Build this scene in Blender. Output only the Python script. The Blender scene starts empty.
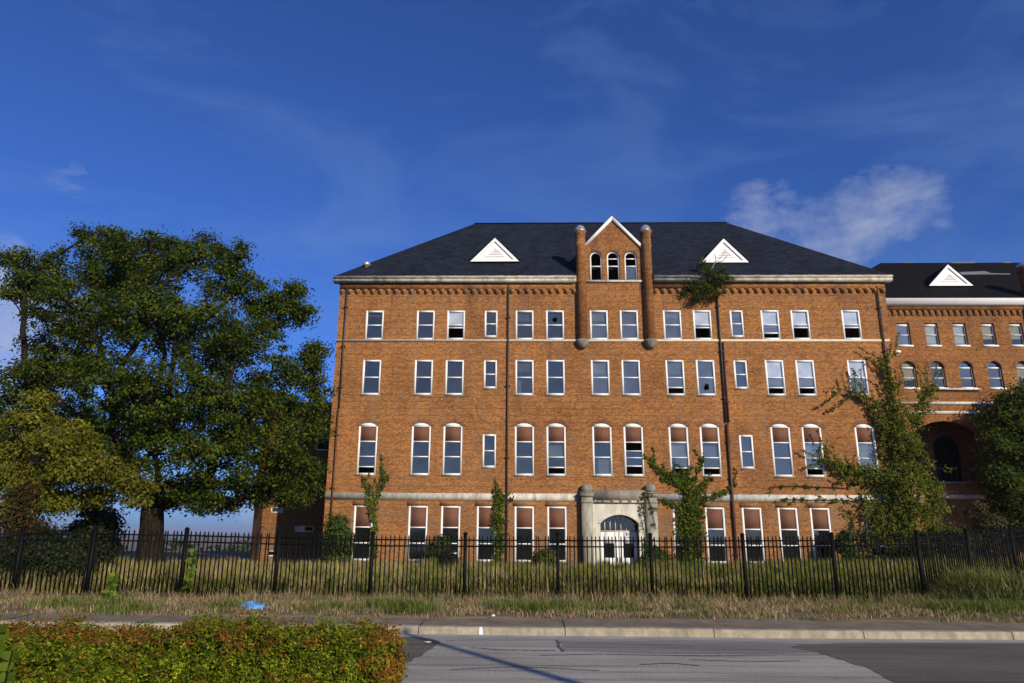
import bpy, math, random
import numpy as np
from mathutils import Matrix, Vector
random.seed(7); rng = np.random.default_rng(7)
S = bpy.context.scene
C = S.collection
R = math.radians
H = 1.7                                   # eye height

# ------------------------------------------------------------------ camera
FPX, PIT, YAW, ROL = 720.0, R(14.956), R(-1.418), R(0.361)
_R = Vector((math.cos(YAW), -math.sin(YAW), 0))
_F = Vector((math.cos(PIT)*math.sin(YAW), math.cos(PIT)*math.cos(YAW), math.sin(PIT)))
_U = Vector((-math.sin(PIT)*math.sin(YAW), -math.sin(PIT)*math.cos(YAW), math.cos(PIT)))
RT = _R*math.cos(ROL) + _U*math.sin(ROL)
UP = _U*math.cos(ROL) - _R*math.sin(ROL)
cd = bpy.data.cameras.new('camera'); cam = bpy.data.objects.new('camera', cd); C.objects.link(cam)
cam.matrix_world = Matrix(((RT.x, UP.x, -_F.x, 0), (RT.y, UP.y, -_F.y, 0), (RT.z, UP.z, -_F.z, H), (0, 0, 0, 1)))
cd.sensor_width = 36; cd.lens = 36*FPX/1024; cd.clip_end = 20000; cd.clip_start = .05
S.camera = cam
def at(px, py, Y):
    """point of the place at forward distance Y that the eye sees at px, py"""
    d = RT*((px-512)/FPX) + UP*(-(py-341.5)/FPX) + _F
    return Vector((d.x*Y/d.y, Y, H + d.z*Y/d.y))

# ------------------------------------------------------------------ light
SUN_AZ, SUN_EL = R(33.3), R(22)           # azimuth measured from -Y towards +X
sun_dir = Vector((math.sin(SUN_AZ)*math.cos(SUN_EL), -math.cos(SUN_AZ)*math.cos(SUN_EL), math.sin(SUN_EL)))
ld = bpy.data.lights.new('sun', 'SUN'); ld.energy = 4.8; ld.angle = R(.5); ld.color = (1, .86, .63)
lo = bpy.data.objects.new('sun', ld); C.objects.link(lo)
lo.rotation_euler = sun_dir.to_track_quat('Z', 'Y').to_euler(); lo.location = (20, -30, 30)
SKY_K = .088
def N(nt, t, **k):
    n = nt.nodes.new(t)
    for a, v in k.items(): setattr(n, a, v)
    return n
def build_world():
    w = bpy.data.worlds.new('World'); S.world = w; w.use_nodes = True
    nt = w.node_tree; nt.nodes.clear(); L = nt.links.new
    sky = N(nt, 'ShaderNodeTexSky', sky_type='NISHITA', sun_disc=False)
    sky.sun_elevation = SUN_EL; sky.sun_rotation = math.atan2(sun_dir.x, sun_dir.y)
    sky.altitude = 300; sky.air_density = .8; sky.dust_density = 1.2; sky.ozone_density = 5.0
    tc = N(nt, 'ShaderNodeTexCoord')
    def math_(op, a, b=None, c=None):
        m = N(nt, 'ShaderNodeMath', operation=op)
        for i, v in enumerate((a, b, c)):
            if v is None: continue
            if isinstance(v, (int, float)): m.inputs[i].default_value = v
            else: L(v, m.inputs[i])
        return m.outputs[0]
    def dot(vec):
        m = N(nt, 'ShaderNodeVectorMath', operation='DOT_PRODUCT'); L(tc.outputs['Generated'], m.inputs[0]); m.inputs[1].default_value = vec
        return m.outputs['Value']
    def noise(sc, det, scale3=(1, 1, 1), rough=.55, dist=0):
        mp = N(nt, 'ShaderNodeMapping'); mp.inputs['Scale'].default_value = scale3; L(tc.outputs['Generated'], mp.inputs[0])
        n = N(nt, 'ShaderNodeTexNoise'); n.inputs['Scale'].default_value = sc; n.inputs['Detail'].default_value = det
        n.inputs['Roughness'].default_value = rough; n.inputs['Distortion'].default_value = dist; L(mp.outputs[0], n.inputs['Vector'])
        return n.outputs['Fac']
    # thin high cirrus everywhere
    cir = noise(2.2, 7, (1, 1.6, 3.2), .6, .6); m = N(nt, 'ShaderNodeMapRange'); L(cir, m.inputs[0])
    m.inputs[1].default_value = .47; m.inputs[2].default_value = .80; m.inputs[3].default_value = 0; m.inputs[4].default_value = .42
    cirrus = m.outputs[0]
    # small fair-weather clouds: soft seats in the sky, broken up by noise
    fb = noise(10.5, 10, (1, 1, 1.8), .62, .2)
    acc = None
    seats = [(755, 216, .060, .8), (790, 220, .070, .9), (825, 224, .070, .75), (865, 216, .070, .95), (892, 206, .066, 1), (922, 204, .050, .8), (845, 250, .085, .6), (15, 315, .10, 1.2), (-10, 340, .11, 1.25), (85, 172, .06, .35), (250, 505, .05, .6)]
    dirs = [((RT*((x-512)/FPX)+UP*(-(y-341.5)/FPX)+_F).normalized(), r, k) for x, y, r, k in seats]
    for az in (60, 95, 130, 150, 185, 215, 240, 275, 300):
        dirs.append((Vector((math.sin(R(az)), math.cos(R(az)), .22+.12*math.sin(az))).normalized(), .16, .9))
    for d, r, k in dirs:
        # 1-dot ~ ang^2/2
        v = math_('MULTIPLY_ADD', dot(d), 2/(r*r), -2/(r*r) + 1.0)   # 1 - ang2/r2
        v = math_('MULTIPLY', math_('MAXIMUM', v, 0.0), k)
        acc = v if acc is None else math_('MAXIMUM', acc, v)
    cl = math_('ADD', math_('MULTIPLY', acc, .92), math_('MULTIPLY_ADD', fb, 2.5, -1.52))
    cl = math_('MULTIPLY', math_('MINIMUM', math_('MAXIMUM', cl, 0.0), 1.0), math_('MINIMUM', math_('MULTIPLY', acc, 3.0), 1.0))
    cl = math_('MULTIPLY', cl, .80)
    # deepen blue slightly as through clear dry air
    hs = N(nt, 'ShaderNodeVectorMath', operation='MULTIPLY'); L(sky.outputs[0], hs.inputs[0]); hs.inputs[1].default_value = (.66, .97, 1.62)
    def mix(f, a, col):
        x = N(nt, 'ShaderNodeMix', data_type='RGBA'); L(f, x.inputs['Factor']); L(a, x.inputs['A']); x.inputs['B'].default_value = (*[c/SKY_K for c in col], 1); return x.outputs['Result']
    c = mix(cirrus, hs.outputs[0], (.17, .30, .60))
    c = mix(cl, c, (.42, .47, .60))
    bg = N(nt, 'ShaderNodeBackground'); bg.inputs['Strength'].default_value = SKY_K; L(c, bg.inputs[0])
    out = N(nt, 'ShaderNodeOutputWorld'); L(bg.outputs[0], out.inputs[0])
build_world()
S.view_settings.view_transform = 'Standard'; S.view_settings.look = 'None'
S.view_settings.exposure = 0; S.view_settings.gamma = 1; S.view_settings.use_curve_mapping = False
S.render.engine = 'CYCLES'

# ------------------------------------------------------------------ materials
M = {}
def newmat(name):
    m = bpy.data.materials.new(name); m.use_nodes = True; nt = m.node_tree; nt.nodes.clear()
    o = N(nt, 'ShaderNodeOutputMaterial'); b = N(nt, 'ShaderNodeBsdfPrincipled'); nt.links.new(b.outputs[0], o.inputs[0])
    M[name] = m; return m, nt, b, o
def ramp(nt, src, stops):
    r = N(nt, 'ShaderNodeValToRGB'); e = r.color_ramp.elements
    while len(e) < len(stops): e.new(.5)
    for i, (p, c) in enumerate(stops): e[i].position = p; e[i].color = (*c, 1)
    nt.links.new(src, r.inputs[0]); return r.outputs[0]
def nz(nt, vec, scale, detail=5, rough=.6, sc3=None, dist=0):
    if sc3:
        mp = N(nt, 'ShaderNodeMapping'); mp.inputs['Scale'].default_value = sc3; nt.links.new(vec, mp.inputs[0]); vec = mp.outputs[0]
    n = N(nt, 'ShaderNodeTexNoise'); n.inputs['Scale'].default_value = scale; n.inputs['Detail'].default_value = detail; n.inputs['Roughness'].default_value = rough
    n.inputs['Distortion'].default_value = dist; nt.links.new(vec, n.inputs['Vector']); return n.outputs['Fac']
def mixc(nt, f, a, b, mode='MIX'):
    x = N(nt, 'ShaderNodeMix', data_type='RGBA', blend_type=mode)
    for k, v in (('Factor', f), ('A', a), ('B', b)):
        if isinstance(v, (int, float)): x.inputs[k].default_value = v
        elif isinstance(v, tuple): x.inputs[k].default_value = (*v, 1)
        else: nt.links.new(v, x.inputs[k])
    return x.outputs['Result']
def mth(nt, op, a, b=None, c=None):
    m = N(nt, 'ShaderNodeMath', operation=op)
    for i, v in enumerate((a, b, c)):
        if v is None: continue
        if isinstance(v, (int, float)): m.inputs[i].default_value = v
        else: nt.links.new(v, m.inputs[i])
    return m.outputs[0]
def bump(nt, b, h, strength=.4, dist=.02):
    n = N(nt, 'ShaderNodeBump'); n.inputs['Strength'].default_value = strength; n.inputs['Distance'].default_value = dist
    nt.links.new(h, n.inputs['Height']); nt.links.new(n.outputs[0], b.inputs['Normal'])
def brick_mat(name, c1, c2, mort, tint=1.0):
    m, nt, b, o = newmat(name); L = nt.links.new
    uv = N(nt, 'ShaderNodeUVMap'); uv.uv_map = 'UVMap'
    geo = N(nt, 'ShaderNodeNewGeometry')
    def bt(w, off):
        t = N(nt, 'ShaderNodeTexBrick'); t.offset = off; L(uv.outputs[0], t.inputs['Vector'])
        for k, v in (('Color1', c1), ('Color2', c2), ('Mortar', mort)): t.inputs[k].default_value = (*v, 1)
        t.inputs['Scale'].default_value = 1; t.inputs['Mortar Size'].default_value = .007; t.inputs['Mortar Smooth'].default_value = .2
        t.inputs['Bias'].default_value = 0; t.inputs['Brick Width'].default_value = w; t.inputs['Row Height'].default_value = .0765
        return t
    A, B = bt(.215, .5), bt(.1075, .5)
    sp = N(nt, 'ShaderNodeSeparateXYZ'); L(uv.outputs[0], sp.inputs[0])
    row = mth(nt, 'FLOOR', mth(nt, 'DIVIDE', sp.outputs['Y'], .0765))
    hd = mth(nt, 'LESS_THAN', mth(nt, 'FLOORED_MODULO', row, 6.0), .5)
    dk = mixc(nt, 1.0, B.outputs['Color'], (.80, .77, .76), 'MULTIPLY')
    col = mixc(nt, hd, A.outputs['Color'], dk)
    # per-brick and per-course variation, large weather patches
    v1 = nz(nt, uv.outputs[0], 1, 3, .7, (6.5, 11, 1)); col = mixc(nt, .9, col, ramp(nt, v1, [(.32, (.42, .40, .40)), (.5, (.98, .98, .98)), (.70, (1.38, 1.33, 1.25))]), 'MULTIPLY')
    v2 = nz(nt, geo.outputs['Position'], .35, 6, .65, (1, 1, .8), .5); col = mixc(nt, .8, col, ramp(nt, v2, [(.3, (.64, .60, .59)), (.52, (1, 1, 1)), (.72, (1.2, 1.17, 1.10))]), 'MULTIPLY')
    v3 = nz(nt, geo.outputs['Position'], .9, 7, .7, (1.6, 1, .35)); col = mixc(nt, ramp(nt, v3, [(.52, (0, 0, 0)), (.72, (.6, .6, .6))]), col, (.22, .15, .10))
    v4 = nz(nt, geo.outputs['Position'], 2.2, 6, .7, (.5, 1, 1.6)); col = mixc(nt, ramp(nt, v4, [(.60, (0, 0, 0)), (.8, (.5, .5, .5))]), col, (.05, .035, .03))
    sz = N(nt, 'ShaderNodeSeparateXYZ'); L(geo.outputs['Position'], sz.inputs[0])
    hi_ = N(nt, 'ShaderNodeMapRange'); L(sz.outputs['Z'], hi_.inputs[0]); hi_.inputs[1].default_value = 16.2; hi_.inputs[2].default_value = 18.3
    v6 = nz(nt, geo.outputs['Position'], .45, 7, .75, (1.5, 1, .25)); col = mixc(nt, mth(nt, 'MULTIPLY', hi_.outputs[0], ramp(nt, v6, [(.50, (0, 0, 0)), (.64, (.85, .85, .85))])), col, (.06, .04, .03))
    lo2 = N(nt, 'ShaderNodeMapRange'); L(sz.outputs['Z'], lo2.inputs[0]); lo2.inputs[1].default_value = 6.0; lo2.inputs[2].default_value = 2.0
    v7 = nz(nt, geo.outputs['Position'], .6, 7, .7); col = mixc(nt, mth(nt, 'MULTIPLY', lo2.outputs[0], ramp(nt, v7, [(.42, (0, 0, 0)), (.62, (.55, .55, .55))])), col, (.17, .115, .07))
    v5 = nz(nt, geo.outputs['Position'], 1.0, 6, .7, (2.6, 1, .10)); col = mixc(nt, ramp(nt, v5, [(.57, (0, 0, 0)), (.74, (.55, .55, .55))]), col, (.075, .045, .03))
    L(col, b.inputs['Base Color']); b.inputs['Roughness'].default_value = .92; b.inputs['Specular IOR Level'].default_value = .2
    bump(nt, b, A.outputs['Fac'], -.35, .01)
    return m
brick_mat('brick', (.405, .165, .044), (.195, .072, .024), (.27, .18, .09))
brick_mat('brick_wing', (.34, .140, .036), (.165, .062, .020), (.22, .14, .07))
brick_mat('brick_dark', (.26, .105, .042), (.15, .062, .030), (.22, .15, .09))
def plain(name, col, rough=.7, var=.25, scale=3.0, metal=0, spec=.4, streak=False, dirt=None):
    m, nt, b, o = newmat(name); L = nt.links.new
    geo = N(nt, 'ShaderNodeNewGeometry')
    n1 = nz(nt, geo.outputs['Position'], scale, 7, .65, (1, 1, .3) if streak else None)
    lo_ = tuple(c*(1-var) for c in col); hi = tuple(min(.95, c*(1+var*.6)) for c in col)
    c = ramp(nt, n1, [(.3, lo_), (.7, hi)])
    if dirt:
        n2 = nz(nt, geo.outputs['Position'], scale*.6, 8, .72, (1.4, 1, .45)); c = mixc(nt, ramp(nt, n2, [(.48, (0, 0, 0)), (.68, (.85, .85, .85))]), c, dirt)
    L(c, b.inputs['Base Color']); b.inputs['Roughness'].default_value = rough; b.inputs['Metallic'].default_value = metal; b.inputs['Specular IOR Level'].default_value = spec
    bump(nt, b, nz(nt, geo.outputs['Position'], 40, 4), .15, .01)
    return m
plain('stone', (.36, .34, .27), .85, .4, 2.5, dirt=(.12, .11, .085), streak=True)
plain('stone_band', (.56, .53, .46), .85, .35, 3.0, dirt=(.19, .17, .13), streak=True)
plain('cornice_paint', (.50, .48, .42), .7, .4, 2.5, dirt=(.17, .14, .10))
plain('string_stone', (.60, .55, .45), .85, .2, 3.0)
plain('stone_grey', (.25, .22, .18), .9, .4, 3.0, dirt=(.09, .08, .065), streak=True)
plain('portal_paint', (.60, .575, .47), .8, .2, 2.0, dirt=(.30, .27, .19), streak=True)
plain('white_paint', (.82, .82, .80), .55, .07, 2.5, dirt=(.66, .65, .61))
plain('white_trim', (.80, .80, .79), .5, .06, 2.0)
plain('fascia_brown', (.15, .10, .07), .8, .4, 5, dirt=(.5, .47, .42))
plain('panel_brown', (.155, .070, .042), .75, .16, .7, spec=.2)
plain('pipe_brown', (.085, .030, .022), .6, .3, 4)
plain('pipe_dark', (.05, .038, .034), .55, .3, 4)
plain('metal_silver', (.55, .55, .56), .38, .15, 5, metal=.7)
plain('fence_black', (.0035, .0035, .004), .6, .25, 6, spec=.12)
plain('interior', (.16, .15, .13), .9, .3, .6)
plain('void_dark', (.05, .048, .045), .9, .3, .6)
plain('blind_white', (.62, .64, .66), .8, .10, 3)
plain('curtain', (.46, .47, .42), .9, .25, 4)
plain('blind_yellow', (.50, .42, .26), .8, .25, 3)
plain('kerb', (.36, .315, .225), .9, .35, 5.0, dirt=(.17, .14, .09))
plain('sidewalk', (.20, .16, .105), .95, .38, 2.2, dirt=(.12, .095, .07))
plain('gutter', (.34, .33, .31), .9, .2, 1.5, dirt=(.22, .20, .18))
def bark_mat(name, c0, c1, sc=5):
    m, nt, b, o = newmat(name); geo = N(nt, 'ShaderNodeNewGeometry'); n1 = nz(nt, geo.outputs['Position'], sc, 8, .75, (2.2, 2.2, .5), .8)
    nt.links.new(ramp(nt, n1, [(.36, tuple(x*.25 for x in c0)), (.5, c0), (.68, c1)]), b.inputs['Base Color']); b.inputs['Roughness'].default_value = .95; b.inputs['Specular IOR Level'].default_value = .1
    bump(nt, b, n1, 1.0, .12)
bark_mat('bark', (.022, .017, .011), (.060, .046, .030))
plain('bark_pale', (.20, .165, .11), .95, .35, 6, streak=True)
plain('pole_wood', (.13, .09, .06), .9, .4, 5, streak=True)
plain('bag_blue', (.10, .34, .72), .35, .2, 6)
plain('litter_white', (.75, .76, .78), .6, .1, 8)
plain('slate_patch', (.16, .17, .18), .7, .3, 4)
plain('coping_tar', (.05, .05, .055), .8, .3, 4)
# roof shingles
def roof_mat(name, c1, c2):
    m, nt, b, o = newmat(name); L = nt.links.new
    uv = N(nt, 'ShaderNodeUVMap'); uv.uv_map = 'UVMap'
    t = N(nt, 'ShaderNodeTexBrick'); L(uv.outputs[0], t.inputs['Vector']); t.inputs['Scale'].default_value = 1
    t.inputs['Color1'].default_value = (*c1, 1); t.inputs['Color2'].default_value = (*c2, 1); t.inputs['Mortar'].default_value = (*[c*.35 for c in c1], 1)
    t.inputs['Brick Width'].default_value = .42; t.inputs['Row Height'].default_value = .21; t.inputs['Mortar Size'].default_value = .012
    n = nz(nt, uv.outputs[0], .5, 6, .6, (1, .4, 1)); c = mixc(nt, .6, t.outputs['Color'], ramp(nt, n, [(.3, (.75, .75, .75)), (.7, (1.2, 1.2, 1.2))]), 'MULTIPLY')
    L(c, b.inputs['Base Color']); b.inputs['Roughness'].default_value = .9; b.inputs['Specular IOR Level'].default_value = .10
    bump(nt, b, t.outputs['Fac'], -.5, .015)
roof_mat('roof_navy', (.020, .0255, .040), (.0085, .0115, .019))
roof_mat('roof_black', (.009, .009, .009), (.004, .004, .0045))
# glass: dusty pane, part transparent; glass_light also has sky reflection in its colour
def glass_mat(name, dust_refl, fac):
    m, nt, b, o = newmat(name); L = nt.links.new
    geo = N(nt, 'ShaderNodeNewGeometry')
    n = nz(nt, geo.outputs['Position'], 1.1, 4, .6); c = ramp(nt, n, [(.3, tuple(x*.7 for x in dust_refl)), (.7, tuple(x*1.25 for x in dust_refl))])
    L(c, b.inputs['Base Color']); b.inputs['Roughness'].default_value = .04; b.inputs['IOR'].default_value = 1.75; b.inputs['Specular IOR Level'].default_value = .8
    tr = N(nt, 'ShaderNodeBsdfTransparent'); tr.inputs[0].default_value = (.82, .86, .86, 1)
    mx = N(nt, 'ShaderNodeMixShader'); mx.inputs[0].default_value = fac; L(tr.outputs[0], mx.inputs[1]); L(b.outputs[0], mx.inputs[2]); L(mx.outputs[0], o.inputs[0])
glass_mat('glass', (.040, .050, .066), .70)
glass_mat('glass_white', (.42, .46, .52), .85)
glass_mat('glass_light', (.095, .112, .135), .72)  # paler colour stands in for brighter sky mirrored towards the right
glass_mat('glass_clear', (.05, .055, .06), .30)
glass_mat('glass_dark', (.012, .014, .017), .65)
# leaves and grass: colour per leaf from an attribute
def leaf_mat(name, trans=.35, rough=.7):
    m, nt, b, o = newmat(name); L = nt.links.new
    a = N(nt, 'ShaderNodeAttribute'); a.attribute_name = 'Col'
    L(a.outputs['Color'], b.inputs['Base Color']); b.inputs['Roughness'].default_value = rough; b.inputs['Specular IOR Level'].default_value = .08
    t = N(nt, 'ShaderNodeBsdfTranslucent'); L(mixc(nt, 1, a.outputs['Color'], (1.15, 1.2, .6), 'MULTIPLY'), t.inputs[0])
    mx = N(nt, 'ShaderNodeMixShader'); mx.inputs[0].default_value = trans; L(b.outputs[0], mx.inputs[1]); L(t.outputs[0], mx.inputs[2]); L(mx.outputs[0], o.inputs[0])
leaf_mat('leaf', .38); leaf_mat('grass', .25, .8)
# ground surfaces
def ground_mat():
    m, nt, b, o = newmat('soil'); L = nt.links.new
    geo = N(nt, 'ShaderNodeNewGeometry')
    n = nz(nt, geo.outputs['Position'], .25, 8, .65); n2 = nz(nt, geo.outputs['Position'], 6, 6, .7)
    c = ramp(nt, n, [(.35, (.11, .095, .045)), (.5, (.17, .135, .075)), (.65, (.22, .17, .10))])
    c = mixc(nt, .6, c, ramp(nt, n2, [(.3, (.55, .55, .5)), (.7, (1.25, 1.2, 1.15))]), 'MULTIPLY')
    L(c, b.inputs['Base Color']); b.inputs['Roughness'].default_value = 1; b.inputs['Specular IOR Level'].default_value = .1
    bump(nt, b, n2, .6, .05)
    m, nt, b, o = newmat('far_land'); L = nt.links.new
    geo = N(nt, 'ShaderNodeNewGeometry'); n = nz(nt, geo.outputs['Position'], .02, 8, .7)
    L(ramp(nt, n, [(.35, (.03, .05, .02)), (.65, (.07, .085, .035))]), b.inputs['Base Color']); b.inputs['Roughness'].default_value = 1
def asphalt(name, base, blotch, streaks=True, cracks=True):
    m, nt, b, o = newmat(name); L = nt.links.new
    geo = N(nt, 'ShaderNodeNewGeometry'); P = geo.outputs['Position']
    fine = nz(nt, P, 26, 6, .85); big = nz(nt, P, .8, 7, .65, (.35, 1, 1)) ; st = nz(nt, P, 1.6, 10, .78, (.10, 2.6, 1))
    c = ramp(nt, big, [(.3, tuple(x*(1-blotch) for x in base)), (.7, tuple(x*(1+blotch) for x in base))])
    if streaks: c = mixc(nt, .8, c, ramp(nt, st, [(.38, (.38, .38, .40)), (.47, (.92, .92, .92)), (.66, (1.3, 1.29, 1.27))]), 'MULTIPLY')
    c = mixc(nt, .7, c, ramp(nt, fine, [(.34, (.42, .42, .42)), (.66, (1.55, 1.55, 1.55))]), 'MULTIPLY')
    if cracks:
        mp = N(nt, 'ShaderNodeMapping'); mp.inputs['Scale'].default_value = (.22, .9, 1); L(P, mp.inputs[0])
        dn = N(nt, 'ShaderNodeTexNoise'); dn.inputs['Scale'].default_value = 1.5; dn.inputs['Detail'].default_value = 5; L(P, dn.inputs['Vector'])
        ad = N(nt, 'ShaderNodeVectorMath', operation='MULTIPLY_ADD'); L(dn.outputs['Color'], ad.inputs[0]); ad.inputs[1].default_value = (.5, .5, 0); L(mp.outputs[0], ad.inputs[2])
        vo = N(nt, 'ShaderNodeTexVoronoi', feature='DISTANCE_TO_EDGE'); vo.inputs['Scale'].default_value = 1.0; L(ad.outputs[0], vo.inputs['Vector'])
        c = mixc(nt, ramp(nt, vo.outputs['Distance'], [(.0, (.75, .75, .75)), (.012, (0, 0, 0))]), c, (.02, .02, .022))
    L(c, b.inputs['Base Color']); b.inputs['Roughness'].default_value = .88; b.inputs['Specular IOR Level'].default_value = .3
    bump(nt, b, fine, .5, .008)
ground_mat()
asphalt('asphalt_old', (.32, .30, .26), .20, cracks=False)
asphalt('asphalt_new', (.118, .105, .084), .25, cracks=False)
asphalt('asphalt_patch', (.20, .19, .18), .2, cracks=False)

# ------------------------------------------------------------------ mesh helpers
def mesh_np(name, V, Fc, mat, cols=None, smooth=False, uv=True):
    """Fc: list of index tuples or (n,k) array"""
    V = np.asarray(V, dtype=np.float64).reshape(-1, 3)
    me = bpy.data.meshes.new(name)
    if isinstance(Fc, np.ndarray):
        n, k = Fc.shape; idx = Fc.reshape(-1).astype(np.int32); ls = np.arange(0, n*k, k, dtype=np.int32); tot = np.full(n, k, dtype=np.int32)
    else:
        tot = np.array([len(f) for f in Fc], dtype=np.int32); idx = np.array([i for f in Fc for i in f], dtype=np.int32); ls = np.concatenate([[0], np.cumsum(tot)[:-1]]).astype(np.int32); n = len(Fc)
    me.vertices.add(len(V)); me.vertices.foreach_set('co', V.reshape(-1))
    me.loops.add(len(idx)); me.loops.foreach_set('vertex_index', idx)
    me.polygons.add(n); me.polygons.foreach_set('loop_start', ls); me.polygons.foreach_set('loop_total', tot)
    me.update(calc_edges=True)
    if uv:
        nrm = np.zeros(n*3); me.polygons.foreach_get('normal', nrm); nrm = nrm.reshape(-1, 3)
        nl = np.repeat(nrm, tot, axis=0); P = V[idx]
        ax = np.argmax(np.abs(nl)*np.array([1, 1.001, .75]), axis=1)
        s = np.sqrt(np.maximum(1e-6, 1-nl[:, 2]**2))
        u = np.where(ax == 0, P[:, 1], P[:, 0]); v = np.where(ax == 2, P[:, 1], P[:, 2]/np.where(ax == 2, 1, np.maximum(s, .3)))
        l = me.uv_layers.new(name='UVMap'); l.data.foreach_set('uv', np.stack([u, v], 1).reshape(-1))
    if cols is not None:
        a = me.color_attributes.new('Col', 'FLOAT_COLOR', 'POINT'); c = np.ones((len(V), 4)); c[:, :3] = cols; a.data.foreach_set('color', c.reshape(-1))
    if smooth: me.polygons.foreach_set('use_smooth', np.ones(n, dtype=bool))
    me.materials.append(M[mat]); return me
def link(name, me, parent=None, loc=(0, 0, 0), rot=(0, 0, 0), **p):
    o = bpy.data.objects.new(name, me); C.objects.link(o); o.location = loc; o.rotation_euler = rot
    if parent is not None: o.parent = parent
    for k, v in p.items(): o[k] = v
    return o
class MB:
    def __init__(s): s.v = []; s.f = []
    def quad(s, a, b, c, d): i = len(s.v); s.v += [a, b, c, d]; s.f.append((i, i+1, i+2, i+3)); return s
    def poly(s, pts): i = len(s.v); s.v += list(pts); s.f.append(tuple(range(i, i+len(pts)))); return s
    def box(s, x0, x1, y0, y1, z0, z1):
        i = len(s.v); s.v += [(x0, y0, z0), (x1, y0, z0), (x1, y1, z0), (x0, y1, z0), (x0, y0, z1), (x1, y0, z1), (x1, y1, z1), (x0, y1, z1)]
        s.f += [tuple(i+k for k in f) for f in ((0, 3, 2, 1), (4, 5, 6, 7), (0, 1, 5, 4), (1, 2, 6, 5), (2, 3, 7, 6), (3, 0, 4, 7))]; return s
    def prism(s, pts, y0, y1):
        """pts (x,z) counter-clockwise seen from -Y, extruded y0 (front) .. y1"""
        n = len(pts); i = len(s.v); s.v += [(x, y0, z) for x, z in pts] + [(x, y1, z) for x, z in pts]
        s.f.append(tuple(range(i, i+n))); s.f.append(tuple(range(i+2*n-1, i+n-1, -1)))
        for k in range(n): j = (k+1) % n; s.f.append((i+k, i+n+k, i+n+j, i+j))
        return s
    def prism_x(s, pts, x0, x1):
        """pts (y,z) profile extruded along x"""
        n = len(pts); i = len(s.v); s.v += [(x0, y, z) for y, z in pts] + [(x1, y, z) for y, z in pts]
        s.f.append(tuple(range(i+n-1, i-1, -1))); s.f.append(tuple(range(i+n, i+2*n)))
        for k in range(n): j = (k+1) % n; s.f.append((i+k, i+j, i+n+j, i+n+k))
        return s
    def tube(s, pts, radii, n=8, cap=True):
        pts = [Vector(p) for p in pts]; i0 = len(s.v); ref = Vector((.31, .17, .93))
        for k, p in enumerate(pts):
            d = (pts[min(k+1, len(pts)-1)] - pts[max(k-1, 0)])
            d = d.normalized() if d.length > 1e-9 else Vector((0, 0, 1))
            a = d.cross(Vector((0, 1, 0)) if abs(d.y) < .9 else Vector((1, 0, 0))).normalized(); b = d.cross(a)
            for q in range(n):
                t = 2*math.pi*q/n; w = p + (a*math.cos(t) + b*math.sin(t))*radii[k]; s.v.append((w.x, w.y, w.z))
        for k in range(len(pts)-1):
            for q in range(n):
                r = (q+1) % n; s.f.append((i0+k*n+q, i0+k*n+r, i0+(k+1)*n+r, i0+(k+1)*n+q))
        if cap: s.f.append(tuple(i0+q for q in range(n-1, -1, -1))); e = i0+(len(pts)-1)*n; s.f.append(tuple(e+q for q in range(n)))
        return s
    def lathe(s, prof, n=20, cx=0, cy=0):
        """prof list (r,z) bottom to top"""
        i0 = len(s.v)
        for r, z in prof:
            for q in range(n): t = 2*math.pi*q/n; s.v.append((cx+r*math.cos(t), cy+r*math.sin(t), z))
        for k in range(len(prof)-1):
            for q in range(n): w = (q+1) % n; s.f.append((i0+k*n+q, i0+k*n+w, i0+(k+1)*n+w, i0+(k+1)*n+q))
        s.f.append(tuple(i0+q for q in range(n-1, -1, -1))); e = i0+(len(prof)-1)*n; s.f.append(tuple(e+q for q in range(n)))
        return s
    def mesh(s, name, mat, smooth=False): return mesh_np(name, s.v, s.f, mat, smooth=smooth)
    def build(s, name, mat, parent=None, loc=(0, 0, 0), smooth=False, **p): return link(name, s.mesh(name, mat, smooth), parent, loc, **p)
def thing(name, label, cat, loc=(0, 0, 0), group=None):
    o = link(name, None, None, loc, label=label, category=cat); o.empty_display_size = .3
    if group: o['group'] = group
    return o
def tag(o, label, cat, group=None):
    o['label'] = label; o['category'] = cat
    if group: o['group'] = group
    return o

# ------------------------------------------------------------------ ground
def smooth01(t): t = np.clip(t, 0, 1); return t*t*(3-2*t)
def gz(x, y):
    """terrain height"""
    x = np.asarray(x, float); y = np.asarray(y, float)
    lawn = -.34*smooth01((y-23)/20) - .13*smooth01((y-16.5)/3.2)
    right = .35*smooth01((x-9.5)/7)*smooth01((y-18)/3)*smooth01((60-y)/20)
    fall = -20*smooth01((y-75)/260)
    side = 0
    und = .03*np.sin(x*.7+y*.31)+.025*np.sin(x*1.9-y*1.3+1)
    z = np.where(y < 14.9, -.30, .10 + lawn + right + fall + und*smooth01((y-17)/3))
    return z
def terrain():
    xs = np.concatenate([[-9000, -4000, -1500, -600, -250, -120, -80], np.arange(-60, 60.1, 1.5), [80, 120, 250, 600, 1500, 4000, 9000]])
    ys = np.concatenate([[-9000, -3000, -1000, -300, -100, -40, 0, 8, 14.89, 14.91, 15.5, 16.1], np.arange(16.5, 60, 1.0), np.arange(62, 110, 6), np.arange(120, 380, 20), [450, 600, 1000, 2000, 5000, 12000]])
    X, Y = np.meshgrid(xs, ys); Z = gz(X, Y); V = np.stack([X, Y, Z], -1).reshape(-1, 3)
    nx, ny = len(xs), len(ys); i = np.arange((ny-1)*(nx-1)); r, c = i//(nx-1), i % (nx-1); a = r*nx+c
    link('ground', mesh_np('ground', V, np.stack([a, a+1, a+nx+1, a+nx], 1), 'soil', smooth=True), kind='structure')
terrain()
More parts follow.
